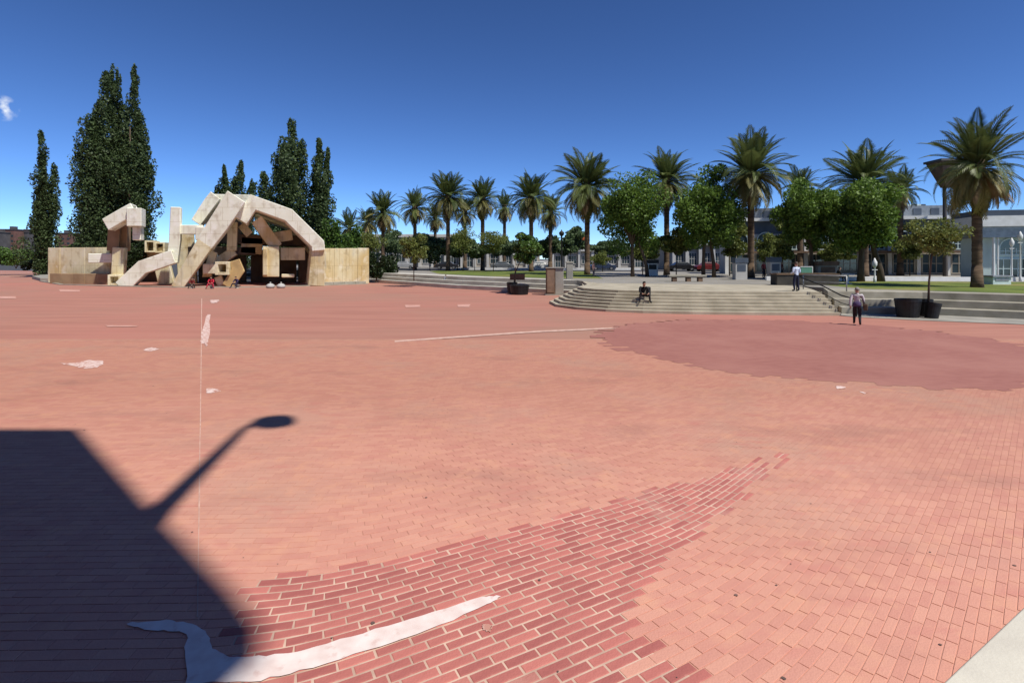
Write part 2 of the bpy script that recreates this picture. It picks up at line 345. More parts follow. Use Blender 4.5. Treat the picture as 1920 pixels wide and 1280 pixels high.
for pix in ([(377.5, 560), (379, 560), (377, 760), (371.2, 1160), (369, 1160), (375.5, 760)], [(740, 639), (1000, 621), (1400, 603), (1400, 605), (1000, 624), (740, 642)]):
    blob('expansion_joint', pix, jit=.004, sub=6, z=.0185, m=mat('joint_fill', (.66, .45, .36), (.50, .30, .24), scale=4., rough=.95))
for pix in ([(858, 571), (882, 571), (880, 576), (858, 576)], [(760, 572), (788, 572), (788, 576), (760, 577)], [(0, 556), (30, 556), (30, 560), (0, 560)], [(112, 543), (150, 544), (150, 547), (112, 547)], [(200, 610), (260, 611), (255, 613), (200, 613)]):
    blob('worn_patch', pix, jit=.05, sub=4, m=mat('worn_brick', (.62, .36, .29), (.52, .27, .21), scale=2., rough=.9))
# gum and grit
rg = random.Random(11); mg = mat('chewing_gum', (.20, .12, .10), (.10, .07, .06), scale=5., rough=.8)
mb = MB()
for k in range(60):
    y = 3.9 + 14 * rg.random() ** 1.3; x = rg.uniform(-.9, .95) * y; r = rg.choice((.006, .008, .009, .012, .018))
    if inside(CORNER, x, y): continue
    n = 7; mb.poly([(x + r * rg.uniform(.7, 1.2) * math.cos(6.283 * q / n), y + r * rg.uniform(.7, 1.2) * math.sin(6.283 * q / n), .0195) for q in range(n)])
tag(mb.build('gum_spots', mg, plaza), kind='stuff')

# ---------------------------------------------------------------- upper level: terraces, stage, lawns
UP = 1.2
def offset(pl, d):
    out = []
    for i, p in enumerate(pl):
        a = Vector(pl[max(i - 1, 0)]); b = Vector(pl[min(i + 1, len(pl) - 1)]); t = (b - a).normalized(); out.append((p[0] - t.y * d, p[1] + t.x * d))
    return out
def steps(name, line, back, n, rise, run, label, cat, m=M_step):
    root = empty(name); tag(root, label, cat, kind='structure')
    for k in range(n):
        fr = offset(line, k * run); bk = [(x + .01 * k, y - .02 * k) for x, y in back]
        mb = MB(); mb.prism(fr + bk, -.05, rise * (k + 1)); mb.build('step', m, root, bevel=.02)
        nose = offset(line, k * run - .025); inn = offset(line, k * run + .06)
    return root
left_line = [(-24, 76.5), (-17, 69.6), (-11, 62.5), (-5.8, 56.3), (2.7, 49), (5.6, 46.5)]
steps('terrace', left_line, [(8, 50), (-4, 63), (-10, 73), (-14, 87), (-22, 89)], 3, .4, .8, 'low grey concrete terrace steps between plaza and far lawn', 'terrace', mat('pale_terrace', (.56, .53, .46), (.45, .42, .36), scale=.8, rough=.9))
right_line = [(18.9, 30.6), (20.5, 30.4), (23.6, 29.9), (26.5, 28.0), (29.5, 25.9), (46, 20.5)]
steps('terrace', right_line, [(53, 25), (53, 37), (24, 41), (21.5, 37)], 3, .4, .85, 'low grey concrete terrace steps below the lawn on the right', 'terrace')
stage_line = [(3.9, 41.5), (2.65, 37.9), (2.9, 35.2), (4.0, 33.3), (5.6, 31.9), (7.6, 31.0), (10.3, 30.35), (13.5, 29.95), (16.3, 29.75), (18.3, 29.65)]
steps('stage_steps', stage_line, [(20.2, 37), (20, 48), (6.2, 48)], 7, UP / 7 + .0003, .33, 'broad curved flight of pale concrete steps up to the stage', 'steps', mat('stage_concrete', (.46, .41, .31), (.34, .30, .22), scale=1., rough=.9, bump=.2))
up_pts = [(-24, 81), (-16, 76), (-9, 67), (-3.5, 59), (5.5, 50.2), (7, 43), (20, 40), (22, 34), (25, 32.4), (28, 30.2), (31, 28), (52, 24), (400, 30), (400, 700), (-140, 700), (-60, 120)]
mb = MB(); mb.prism(up_pts, -.2, UP + .006); tag(mb.build('upper_pavement', mat('walk_concrete', (.30, .28, .245), (.235, .22, .19), scale=.5, rough=.9)), 'grey paved ground of the raised level behind the steps', 'pavement', kind='structure')
sheet('lawn', [(-9.5, 69), (-4, 61.5), (3.6, 53.5), (9, 52.5), (12, 90), (-10, 92), (-13, 84)], UP + .012, M_grass, label='dry green lawn behind the terrace at left of the stage', cat='lawn')
sheet('lawn', [(22.9, 34.6), (25.6, 32.6), (28.4, 30.4), (31.4, 28.3), (52, 24.6), (60, 36), (50, 44), (26, 47), (23.5, 44)], UP + .012, M_grass, label='green lawn behind the terrace at right of the stage', cat='lawn')
sheet('road', [(-60, 98), (120, 60), (160, 64), (160, 80), (-60, 118)], UP + .014, M_asphalt, label='grey asphalt road running behind the palms', cat='road')
for (a, b), lab in ((((23, 48.2), (62, 44.5)), 'long low white wall behind the right lawn'), (((-10, 93.5), (22, 91)), 'low pale wall along the back of the left lawn')):
    mb = MB(); d = (Vector(b) - Vector(a)).normalized(); nrm = Vector((-d.y, d.x)) * .35
    mb.prism([a, b, (b[0] + nrm.x, b[1] + nrm.y), (a[0] + nrm.x, a[1] + nrm.y)], UP - .1, UP + .36)
    tag(mb.build('low_wall', M_white, bevel=.02), lab, 'wall')

ap = sheet('apron', [(18.1, 29.8), (18.6, 28.9), (21, 27.3), (25, 25.4), (30, 23.9), (46, 19.2), (46, 21), (29.8, 26.3), (24, 30.4), (18.9, 31)], .022, M_conc, label='grey concrete apron at the foot of the right terrace', cat='pavement')
# ---------------------------------------------------------------- fountain of jumbled concrete box tubes
fz = 63.0
fo = thing('concrete_fountain', (XZ(390, fz), fz, 0), 'huge angular fountain of jumbled cream concrete box beams', 'fountain')
FD = Vector((-.42, .9075))
def beam(pix, t, d, Z=fz, m=M_fconc, name='beam', hollow=True, dirv=FD, label=None):
    """square tube along a path given in the picture plane at distance Z; t thickness in metres, d depth"""
    pts = [Vector((XZ(x, Z), HT(y, Z))) for x, y in pix]; n = len(pts); A = []; B = []
    for i in range(n):
        if i == 0: tn = (pts[1] - pts[0]).normalized(); nr = Vector((-tn.y, tn.x)); s_ = 1
        elif i == n - 1: tn = (pts[-1] - pts[-2]).normalized(); nr = Vector((-tn.y, tn.x)); s_ = 1
        else:
            t1 = (pts[i] - pts[i - 1]).normalized(); t2 = (pts[i + 1] - pts[i]).normalized(); n1 = Vector((-t1.y, t1.x)); n2 = Vector((-t2.y, t2.x))
            nr = (n1 + n2).normalized(); s_ = 1 / max(nr.dot(n1), .5)
        tt = t[i] if isinstance(t, (list, tuple)) else t
        A.append(pts[i] + nr * tt / 2 * s_); B.append(pts[i] - nr * tt / 2 * s_)
    v = []; f = []
    for i in range(n):
        for q, yy in ((A[i], 0), (B[i], 0), (B[i], 1), (A[i], 1)): v.append((q.x + dirv.x * d * yy, Z + dirv.y * d * yy, q.y))
    for i in range(n - 1):
        for k in range(4): f.append([4 * i + k, 4 * i + (k + 1) % 4, 4 * i + 4 + (k + 1) % 4, 4 * i + 4 + k])
    for e, s_ in ((0, 1), (n - 1, -1)):
        ids = [4 * e + k for k in range(4)]
        if hollow:
            c = sum((Vector(v[q]) for q in ids), Vector()) / 4; ax = (pts[1] - pts[0]).normalized() if e == 0 else (pts[-2] - pts[-1]).normalized()
            i0 = len(v)
            for q in ids: v.append(tuple(c + (Vector(v[q]) - c) * .72))
            for q in ids: w_ = c + (Vector(v[q]) - c) * .70; v.append((w_.x + ax.x * 1.1, w_.y, w_.z + ax.y * 1.1))
            for k in range(4):
                k2 = (k + 1) % 4; f.append([ids[k], i0 + k, i0 + k2, ids[k2]]); f.append([i0 + k, i0 + 4 + k, i0 + 4 + k2, i0 + k2])
            f.append([i0 + 4 + k for k in range(4)])
        else: f.append(ids)
    bm = bmesh.new(); bv = [bm.verts.new(p) for p in v]
    for ff in f: bm.faces.new([bv[k] for k in ff])
    bmesh.ops.recalc_face_normals(bm, faces=bm.faces)
    me = bpy.data.meshes.new(name); bm.to_mesh(me); bm.free(); me.materials.append(m)
    o = bpy.data.objects.new(name, me); COL.objects.link(o); inv(o, fo)
    b = o.modifiers.new('bevel', 'BEVEL'); b.width = .06; b.segments = 1; b.limit_method = 'ANGLE'
    if label: o['label'] = label
    # shallow construction ribs round the tube: separate raised collars where the cast segments meet
    return o
def wall_panels(p0, p1, n, h, thick, m, gap=.012, name='wall_panel', z0=0.0, jit=.02, hj=.0, seed=1):
    r = random.Random(seed); a = Vector((p0[0], p0[1])); b = Vector((p1[0], p1[1])); d = (b - a) / n; ang = math.atan2(d.y, d.x)
    for k in range(n):
        c = a + d * (k + .5); pr = r.uniform(-jit, jit); mb = MB()
        mb.obox((c.x + math.sin(ang) * pr - math.sin(ang) * thick / 2, c.y - math.cos(ang) * pr + math.cos(ang) * thick / 2, z0), d.length - gap, thick, h + r.uniform(-hj, hj), ang)
        inv(mb.build(name, m, bevel=.04), fo)
# walls
wall_panels((G(90, 530).x, G(90, 530).y), (G(206, 531.5).x, G(206, 531.5).y), 5, 4.62, .8, M_fconc, seed=2)
wall_panels((G(102, 531.3).x, G(102, 531.3).y - .7), (G(205, 533).x, G(205, 533).y - .2), 5, 1.3, .7, mat('brown_stain_shade_concrete', (.40, .28, .16), (.27, .18, .10), scale=.6, rough=.95, bump=.3, bscale=6), name='plinth_block', seed=3)
wall_panels((G(604, 533).x, G(604, 533).y), (G(692, 531.5).x, G(692, 531.5).y), 4, 4.5, .9, M_fconc, seed=4, hj=.05)
wall_panels((G(609, 534).x, G(609, 534).y - .9), (G(690, 532).x, G(690, 532).y - .9), 4, .35, .7, M_step, name='kerb_stone', seed=6)
# left group
beam([(197, 421), (228, 403), (250, 391)], 1.5, 3.2, m=M_fpale)
beam([(251, 390), (251, 424)], 1.75, 2.6, Z=62.6, m=M_fpale)
beam([(256, 424), (256, 450)], 1.0, 2.0, Z=63.4, m=M_fpale, hollow=False)
beam([(214, 421), (211, 470)], 1.5, 2.4, Z=66, hollow=False, m=MATS['brown_stain_shade_concrete'])  # this slab and the next: inner shade given by the brown colour
beam([(232, 414), (230, 470)], 1.0, 2.0, Z=66.5, hollow=False, m=MATS['brown_stain_shade_concrete'])
beam([(165, 484), (210, 484)], 1.15, 1.6, Z=66.4, m=M_fpale, label='pale jutting concrete box')
beam([(222, 464), (219, 516)], 1.45, 1.8, Z=64.5)
mbx = beam([(204, 524), (226, 524)], 1.2, 1.6, Z=63.2, hollow=False)
# open mouth facing the plaza
def mouth(px, py, wpx, hpx, Z, depth=2.2, fr=.22, m=M_fconc, yaw=0.0):
    c = P(px, py, Z); w_ = wpx * Z / F; h_ = hpx * Z / F; mb = MB()
    x0, x1, z0, z1 = -w_ / 2, w_ / 2, -h_ / 2, h_ / 2
    for a in ((x0, x1, z0, z0 + fr), (x0, x1, z1 - fr, z1), (x0, x0 + fr, z0 + fr, z1 - fr), (x1 - fr, x1, z0 + fr, z1 - fr)):
        mb.box(a[0], a[1], 0, depth, a[2], a[3])
    mb.box(x0 + fr, x1 - fr, depth - .2, depth - .05, z0 + fr, z1 - fr)
    o = mb.build('tube_mouth', m, bevel=.03)
    o.location = c; o.rotation_euler = (0, 0, yaw); inv_o = Matrix.Translation(-fo.location); o.parent = fo; o.matrix_parent_inverse = inv_o
mouth(214, 525, 21, 20, 62.4, fr=.24, yaw=.3)
mouth(281, 462, 17, 22, 70, yaw=.35); mouth(299, 464, 17, 20, 70.5, yaw=.35)
beam([(262, 488), (310, 480)], 2.6, 2.0, Z=71, hollow=False)
# the slide and the upright
beam([(226, 540), (266, 501), (325, 481)], [1.75, 1.6, 1.6], 2.4, Z=61.5, m=M_fpale)
beam([(329, 388), (327, 450), (322, 492)], [1.2, 1.3, 1.3], 1.5, Z=62.5, m=M_fpale)
beam([(334, 430.5), (380, 430.5)], 1.1, 1.5, Z=62.7, m=M_fpale, hollow=False)
beam([(345, 440), (352, 534)], 2.4, 1.2, Z=69, hollow=False)
beam([(304, 502), (312, 534)], 2.0, 1.4, Z=67, hollow=False)
# the great diagonal
beam([(330, 541), (366, 484), (384, 456)], [1.3, 1.75, 1.9], 2.6, Z=60.6)
beam([(383, 457), (410, 419), (443, 368)], [2.0, 2.3, 2.4], 3.2, Z=60.61, m=M_fpale)
beam([(366, 438), (402, 438)], 1.5, 2.2, Z=61.6, m=M_fpale, hollow=False)
# top left arm with its gap, and the ridge
beam([(367, 417), (392, 381), (404, 366)], [1.3, 1.5, 1.5], 3.4, Z=64.5, m=M_fpale)
beam([(394, 372.5), (472, 374)], 1.15, 6.0, Z=65.5, m=M_fpale)
beam([(385, 424), (452, 424)], 4.6, .8, Z=72, hollow=False, m=mat('shade_dark_concrete', (.20, .155, .11), (.11, .085, .06), scale=.5, rough=.95, bump=.3, bscale=6), name='core_slab')  # dark colour stands for the shade in the gap behind the arm

# the arch on the right
beam([(452, 414), (474, 379), (541, 403), (596, 457), (597, 470)], [1.5, 1.5, 1.5, 1.5, 1.5], 6.0, Z=61.5, m=M_fpale, label='bent pale concrete arch')
beam([(597, 458), (593, 536)], [1.5, 1.9], 4.2, Z=61.8)
beam([(470, 392), (545, 420), (588, 470)], 1.3, 3.0, Z=67.5)
beam([(481, 411), (519, 464)], 1.45, 2.4, Z=63.4)
beam([(512, 446), (548, 440)], 1.3, 2.6, Z=65)
beam([(508, 462), (508, 519)], 1.95, 2.6, Z=62.9)
beam([(497, 466), (497, 516)], .55, 1.0, Z=62.5, hollow=False)
beam([(526, 476), (572, 476)], 1.5, 4.5, Z=64.2, hollow=False)
beam([(528, 517), (552, 517)], .4, 1.5, Z=63.4, hollow=False)
beam([(436, 416), (434, 470)], 1.2, 1.8, Z=64.2)
beam([(452, 421), (468, 440)], 1.0, 2.4, Z=65.5)
beam([(452, 459), (492, 462)], 2.0, 4.0, Z=66, hollow=False)
beam([(400, 472), (388, 512), (396, 512)], .9, 1.6, Z=62.8, hollow=False)
beam([(398, 497), (440, 470)], 1.1, 3.4, Z=64.5)
beam([(380, 504), (413, 504)], 1.15, 2.0, Z=62, m=M_fpale)
# front foot with its diamond opening
mouth(416, 503, 26, 25, 60.6, depth=1.7, fr=.32)
beam([(440, 488), (446, 507), (426, 538)], [1.1, 1.4, 1.3], 1.7, Z=60.9, m=mat('ochre_concrete', (.62, .44, .20), (.45, .31, .14), scale=.8, rough=.9, bump=.3, bscale=6))
beam([(408, 518), (416, 538)], .9, 1.4, Z=61.4)
beam([(360, 520), (352, 540)], .8, 1.0, Z=62)
# core slabs behind the tubes, interior shade put into their dark colour
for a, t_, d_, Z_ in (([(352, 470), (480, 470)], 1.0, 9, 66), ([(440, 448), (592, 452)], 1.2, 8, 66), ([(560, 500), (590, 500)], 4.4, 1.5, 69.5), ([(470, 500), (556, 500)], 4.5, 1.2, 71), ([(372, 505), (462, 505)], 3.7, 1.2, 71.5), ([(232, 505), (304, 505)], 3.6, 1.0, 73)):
    beam(a, t_, d_, Z=Z_, hollow=False, m=mat('shade_dark_concrete', (.20, .155, .11), (.11, .085, .06), scale=.5, rough=.95, bump=.3, bscale=6), name='core_slab')
# dry basin rim
mb = MB(); rim = [G(74, 528), G(110, 534), G(212, 537), G(330, 539.5), G(450, 539), G(560, 537), G(690, 532.5)]
rl = [(p.x, p.y) for p in rim]; mb.prism(rl + offset(rl, .5)[::-1], -.02, .10); inv(mb.build('basin_rim', M_step), fo)
mb = MB(); mb.prism([(p.x, p.y) for p in (G(60, 523), G(92, 517), G(100, 527), G(75, 527))], -.02, .45); tag(mb.build('ramp_slab', M_conc, bevel=.03), 'low pale concrete slab at the left end of the fountain wall', 'slab')

# ---------------------------------------------------------------- foliage
def leaf_mesh(name, pts, size, m, seed, aspect=1.5, up=None):
    r = np.random.default_rng(seed); n = len(pts); pts = np.asarray(pts)
    u = r.normal(size=(n, 3)); u /= np.linalg.norm(u, axis=1)[:, None]
    if up is not None: u = u * (1 - up) + np.array([0, 0, 1.0]) * up; u /= np.linalg.norm(u, axis=1)[:, None]
    t = r.normal(size=(n, 3)); v = np.cross(u, t); v /= np.linalg.norm(v, axis=1)[:, None]
    s = size * r.uniform(.6, 1.35, size=(n, 1)); a = u * s * aspect / 2; b = v * s / 2
    nn = np.cross(u, v) * s * .18
    q = np.stack([pts - a, pts + b * .9 + nn, pts + a, pts - b * .9 + nn], axis=1).reshape(-1, 3)
    me = bpy.data.meshes.new(name); me.vertices.add(4 * n); me.vertices.foreach_set('co', q.ravel())
    me.loops.add(4 * n); me.loops.foreach_set('vertex_index', np.arange(4 * n)); me.polygons.add(n)
    me.polygons.foreach_set('loop_start', np.arange(0, 4 * n, 4)); me.update(calc_edges=True); me.materials.append(m)
    return me
def link(name, me, parent): o = bpy.data.objects.new(name, me); COL.objects.link(o); o.parent = parent; return o
def ell_pts(r, c, rad, n, shell=.55):
    d = r.normal(size=(n, 3)); d /= np.linalg.norm(d, axis=1)[:, None]
    rr = (shell + (1 - shell) * r.random(n) ** .6)[:, None]
    return np.array(c) + d * rr * np.array(rad)
def poplar(loc, h, w_, label, seed, spires, n=9000, leaf=.3, m=None, group='dark poplars behind the fountain'):
    """spires: (dx, base z fraction, top z fraction, radius fraction)"""
    t = thing('poplar_tree', loc, label, 'tree', group); r = np.random.default_rng(seed); pts = []
    mb = MB(); mb.tube([(0, 0, -.1), (.1, 0, h * .3), (0, .1, h * .75)], [w_ * .055 + .12, w_ * .04 + .08, .05], 8); mb.build('trunk', M_bark, t, True)
    tot = sum((z1 - z0) * s for _, z0, z1, s in spires)
    lb = MB()
    for dx, z0, z1, s in spires:
        dy = r.uniform(-.25, .25) * w_; k = int(n * 2.6 * (z1 - z0) * s / tot); ns = max(5, int((z1 - z0) * h / 1.5))
        lb.tube([(dx * w_ * .25, dy * .3, h * max(z0 - .05, .05)), (dx * w_, dy, h * (z0 + .65 * (z1 - z0)))], [.11, .03], 5)
        for q in range(ns):
            f = (q + .5) / ns; zz = h * (z0 + f * (z1 - z0)); prof = min(1, .5 + 1.5 * f) * (max(0, 1 - f ** 4.5) ** .6 * (1 - .25 * f) + .1)
            rad = s * w_ * 1.22 * prof * r.uniform(.75, 1.2)
            for _ in range(3):
                c = (dx * w_ * (.35 + .65 * min(1, 1.5 * f)) + r.normal() * rad * .35, dy + r.normal() * rad * .35, zz + r.uniform(-.8, .8))
                pts.append(ell_pts(r, c, (rad * .62, rad * .62, 1.0 + rad * .45), max(6, int(k / ns / 3))))
    lb.build('limbs', M_bark, t, True)
    me = leaf_mesh('foliage', np.concatenate(pts), leaf * .62, m or M_pop, seed, up=.25); link('crown', me, t); return t
def at_tree(px, top, Z, base=0.0): return (XZ(px, Z), Z, base), HT(top, Z) - base
def pop(px, top, Z, wpx, label, seed, spires, n=9000, leaf=.38, base=0.0, **k):
    loc, h = at_tree(px, top, Z, base); return poplar(loc, h, wpx * Z / F, label, seed, spires, n, leaf, **k)
pop(84, 258, 92, 46, 'lone slim dark poplar with a forked tip left of the fountain', 1, [(0, .03, .72, .46), (.05, .3, 1.0, .28), (.22, .25, .80, .26), (-.18, .05, .6, .3)], 8000)
pop(178, 190, 84, 80, 'broad left poplar of the tallest clump, with stepped shoulders', 2, [(0, .03, .9, .38), (-.25, .1, .72, .3), (.12, .2, 1.0, .22), (-.05, .3, .93, .16), (.3, .05, .8, .35)], 11000, .4)
pop(212, 128, 88, 70, 'tall poplar with a ragged top in the tallest clump', 3, [(0, .08, .97, .3), (-.12, .3, 1.0, .2), (.2, .1, .8, .36), (-.3, .05, .75, .3), (.12, .4, .985, .13)], 12000, .42)
pop(243, 123, 85, 62, 'tallest poplar of all, a narrow spire above the hooked beam', 4, [(0, .05, 1.0, .24), (.14, .1, .78, .36), (-.15, .05, .7, .38), (.4, .05, .55, .3), (.3, .25, .66, .2)], 12000, .42)
pop(418, 312, 96, 36, 'small dark treetop showing left above the fountain ridge', 5, [(0, .1, 1.0, .36), (.3, .1, .8, .3), (-.3, .1, .8, .3)], 6000, .4)
pop(452, 298, 98, 44, 'second small dark treetop above the fountain ridge', 6, [(-.05, .1, 1.0, .32), (.35, .1, .78, .3), (-.35, .1, .82, .3)], 6000, .4)
pop(543, 231, 84, 104, 'broad dark poplar with a rounded peak behind the arch', 7, [(.02, .1, 1.0, .2), (-.2, .05, .84, .24), (.2, .1, .86, .22), (-.38, .05, .66, .2), (0, .05, .85, .34)], 12000, .42)
pop(601, 270, 82, 48, 'blunt narrow poplar at the right behind the arch', 8, [(0, .05, 1.0, .36), (.25, .1, .93, .28), (-.3, .1, .82, .3), (0, .03, .6, .45)], 8500, .4)

def bush(px, py0, py1, Z, wpx, label, seed, m=M_bush, n=2500, leaf=.28, name='bush', group='bushes round the fountain', depth=.6):
    z1 = HT(py0, Z); z0 = HT(py1, Z); w_ = wpx * Z / F; t = thing(name, (XZ(px, Z), Z, max(z0, 0)), label, 'bush', group); r = np.random.default_rng(seed); h = z1 - max(z0, 0); pts = []
    for k in range(14):
        c = (r.uniform(-.38, .38) * w_, r.uniform(-.3, .3) * w_ * depth, h * r.uniform(.3, .72)); s = r.uniform(.16, .27)
        pts.append(ell_pts(r, c, (w_ * s, w_ * s * depth, h * s * 1.1), n // 14))
    link('foliage', leaf_mesh('foliage', np.concatenate(pts), leaf, m, seed), t)
    mb = MB(); 
    for k in range(5): mb.tube([(0, 0, -.05), (r.uniform(-.3, .3) * w_, r.uniform(-.2, .2) * w_, h * .6)], [.06, .02], 5)
    mb.build('stem', M_bark, t); return t
bush(30, 458, 503, 105, 88, 'big bright green bush at the far left edge of the plaza', 21, n=4500)
bush(-30, 470, 504, 103, 70, 'dark bush cut by the left edge of the photo', 22, m=M_ivy)
bush(66, 484, 508, 100, 40, 'low dark shrub between the bright bush and lone poplar', 23, m=M_ivy)
bush(135, 452, 500, 92, 62, 'rounded green shrub showing above the left fountain wall', 24)
bush(250, 446, 520, 70, 34, 'dark climbing shrub under the hooked beam', 25, m=M_ivy, n=3000)
bush(640, 430, 505, 76, 62, 'green shrub above the right fountain wall beside the arch', 26, n=4000)
bush(672, 418, 505, 80, 52, 'taller green shrub above the end of the right fountain wall', 27, n=4000)
bush(620, 400, 500, 78, 34, 'narrow green bush behind the arch foot', 28, n=3000)
bush(706, 470, 530, 70, 34, 'dark shrub past the end of the right fountain wall', 29, m=M_ivy, n=2600)
bush(728, 478, 527, 74, 30, 'dark low shrub below the leftmost full palm', 30, m=M_ivy, n=2200)

# ---- palms
def frond_mesh(name, bend, m, seed, dead=False):
    r = random.Random(seed); v = []; f = []; N = 11
    def c(t):      # curve in local x/z, starts along +x
        a = -bend * t * t; L = t
        return Vector((L * math.cos(a * .75), 0, L * math.sin(a * .75)))
    for i in range(N + 1):
        t = i / N; p = c(t); wd = .016 * (1 - t) + .004
        v += [(p.x, -wd, p.z), (p.x, wd, p.z), (p.x, 0, p.z - wd)]
    for i in range(N):
        for k in range(3): f.append([3 * i + k, 3 * i + (k + 1) % 3, 3 * i + 3 + (k + 1) % 3, 3 * i + 3 + k])
    for i in range(26):
        t = .12 + .86 * i / 26; p = c(t); d = (c(min(t + .03, 1)) - c(t - .03)).normalized(); up = Vector((-d.z, 0, d.x))
        ln = (.19 * math.sin(math.pi * min(1, .18 + t * .86)) + .045) * r.uniform(.85, 1.1)
        for s in (-1, 1):
            dr = (d * .62 + Vector((0, s * .75, 0)) + up * (.28 if not dead else -.4) + Vector((0, 0, -.12))).normalized()
            q = p + dr * ln; q.z -= ln * .18; wv = d * .019; mid = p + dr * ln * .5
            j = len(v); v += [tuple(p - wv * .5), tuple(mid - wv), tuple(q), tuple(mid + wv)]; f.append([j, j + 1, j + 2, j + 3])
    me = bpy.data.meshes.new(name); me.from_pydata(v, [], f); me.materials.append(m); return me
FR = {'up': [frond_mesh('frond', .18 + .16 * k, M_frond, k) for k in range(3)], 'mid': [frond_mesh('frond', .5 + .22 * k, M_frond, 5 + k) for k in range(3)],
      'low': [frond_mesh('frond', .42 + .2 * k, M_frond_y, 9 + k) for k in range(3)], 'dry': [frond_mesh('frond', .2 + .2 * k, M_frond_d, 12 + k, True) for k in range(2)]}
def palm(px, top, Z, wpx, label, seed, n=58, base=UP, droop=0.0, skirt=14, lean=0.0, hang=None):
    """top = photo row of the highest frond tip; wpx = crown width in photo pixels"""
    n = int(n * 1.25); skirt = int(skirt * 1.1); r = random.Random(seed); rad = wpx * Z / F / 2 * 1.08; tipz = HT(top, Z); L = rad * 1.08; hz = tipz - L * .96 - base - .4
    t = thing('palm_tree', (XZ(px, Z), Z, base), label, 'palm', 'tall palms along the waterfront')
    tr = .25 + .007 * hz
    prof = [(tr * 1.35, -.1), (tr * 1.15, .4), (tr * 1.02, 1.4)]; k = int(hz / .45)
    for i in range(k): zz = 1.4 + (hz - 1.4) * i / k; prof += [(tr * (.98 + .03 * (i % 2)), zz), (tr * (.93 + .03 * (i % 2)), zz + .2)]
    prof += [(tr * 1.15, hz - .2), (tr * 1.55, hz + .25), (tr * 1.3, hz + .8), (tr * .5, hz + 1.2)]
    mb = MB(); mb.lathe(prof, n=12); mb.build('trunk', M_ptrunk, t, True)
    for i in range(n + skirt):
        if i < n:
            u = (i + .5) / n; el = R(84 - 132 * u ** 1.05 - droop * u * 15) + r.gauss(0, .13); kind = 'up' if u < .38 else ('mid' if u < .68 else 'low')
        else: el = R(-38 - 46 * r.random()); kind = 'dry' if r.random() < .55 else 'low'
        az = i * 2.39996 + r.gauss(0, .15); me = r.choice(FR[kind]); o = link('frond', me, t)
        ln = L * r.uniform(.80, 1.10) * {'dry': .8, 'low': .88}.get(kind, 1.0)
        o.scale = (ln, ln * r.uniform(.95, 1.25), ln)
        o.rotation_euler = (Matrix.Rotation(az, 3, 'Z') @ Matrix.Rotation(-el, 3, 'Y') @ Matrix.Rotation(r.gauss(0, .25), 3, 'X')).to_euler()
        o.location = (math.cos(az) * tr * .8, math.sin(az) * tr * .8, hz + .55 - (.6 if i >= n else .5 * (i / n)))
    return t
palm(655, 392, 150, 62, 'small distant palm between the right poplar and the palm row', 41, n=34, skirt=8)
palm(718, 357, 92, 74, 'leftmost palm of the main row, just past the fountain', 42, n=46)
palm(778, 352, 95, 66, 'second palm of the row, small crown over a young tree', 43, n=44)
palm(816, 378, 118, 52, 'paler palm half hidden behind the third palm of the row', 44, n=34)
palm(840, 319, 86, 88, 'third palm of the row with a wide feathery crown', 45, n=54)
palm(905, 331, 90, 74, 'fourth palm of the row, shorter than its neighbours', 46, n=48)
palm(946, 358, 112, 54, 'pale palm behind, between the fourth and fifth of the row', 47, n=34)
palm(996, 319, 82, 92, 'fifth palm of the row, full round crown before the lamp post', 48, n=56)
palm(1101, 279, 66, 122, 'large palm with long drooping skirt left of the leafy trees', 49, n=60, skirt=30, droop=.8)
palm(1250, 277, 64, 110, 'palm rising between the two left leafy trees', 50, n=56)
palm(1408, 247, 55, 138, 'big dark palm standing alone between the leafy tree pairs', 51, n=62, skirt=16)
palm(1500, 309, 66, 74, 'small palm crown peeping over the third leafy tree', 52, n=40)
palm(1622, 264, 56, 136, 'palm crown rising over the fourth leafy tree', 53, n=56)
palm(1688, 312, 62, 76, 'lower palm crown right of the fourth leafy tree', 54, n=40)
palm(1032, 360, 88, 66, 'shaggy palm half hidden behind the fifth palm of the row', 57, n=40, skirt=16)
palm(872, 366, 108, 56, 'small far palm between the third and fourth of the row', 58, n=34)
palm(690, 384, 112, 54, 'small far palm left of the leftmost full palm', 59, n=34)
palm(1832, 216, 36.5, 168, 'nearest and largest palm, on the right lawn', 55, n=50, skirt=26)

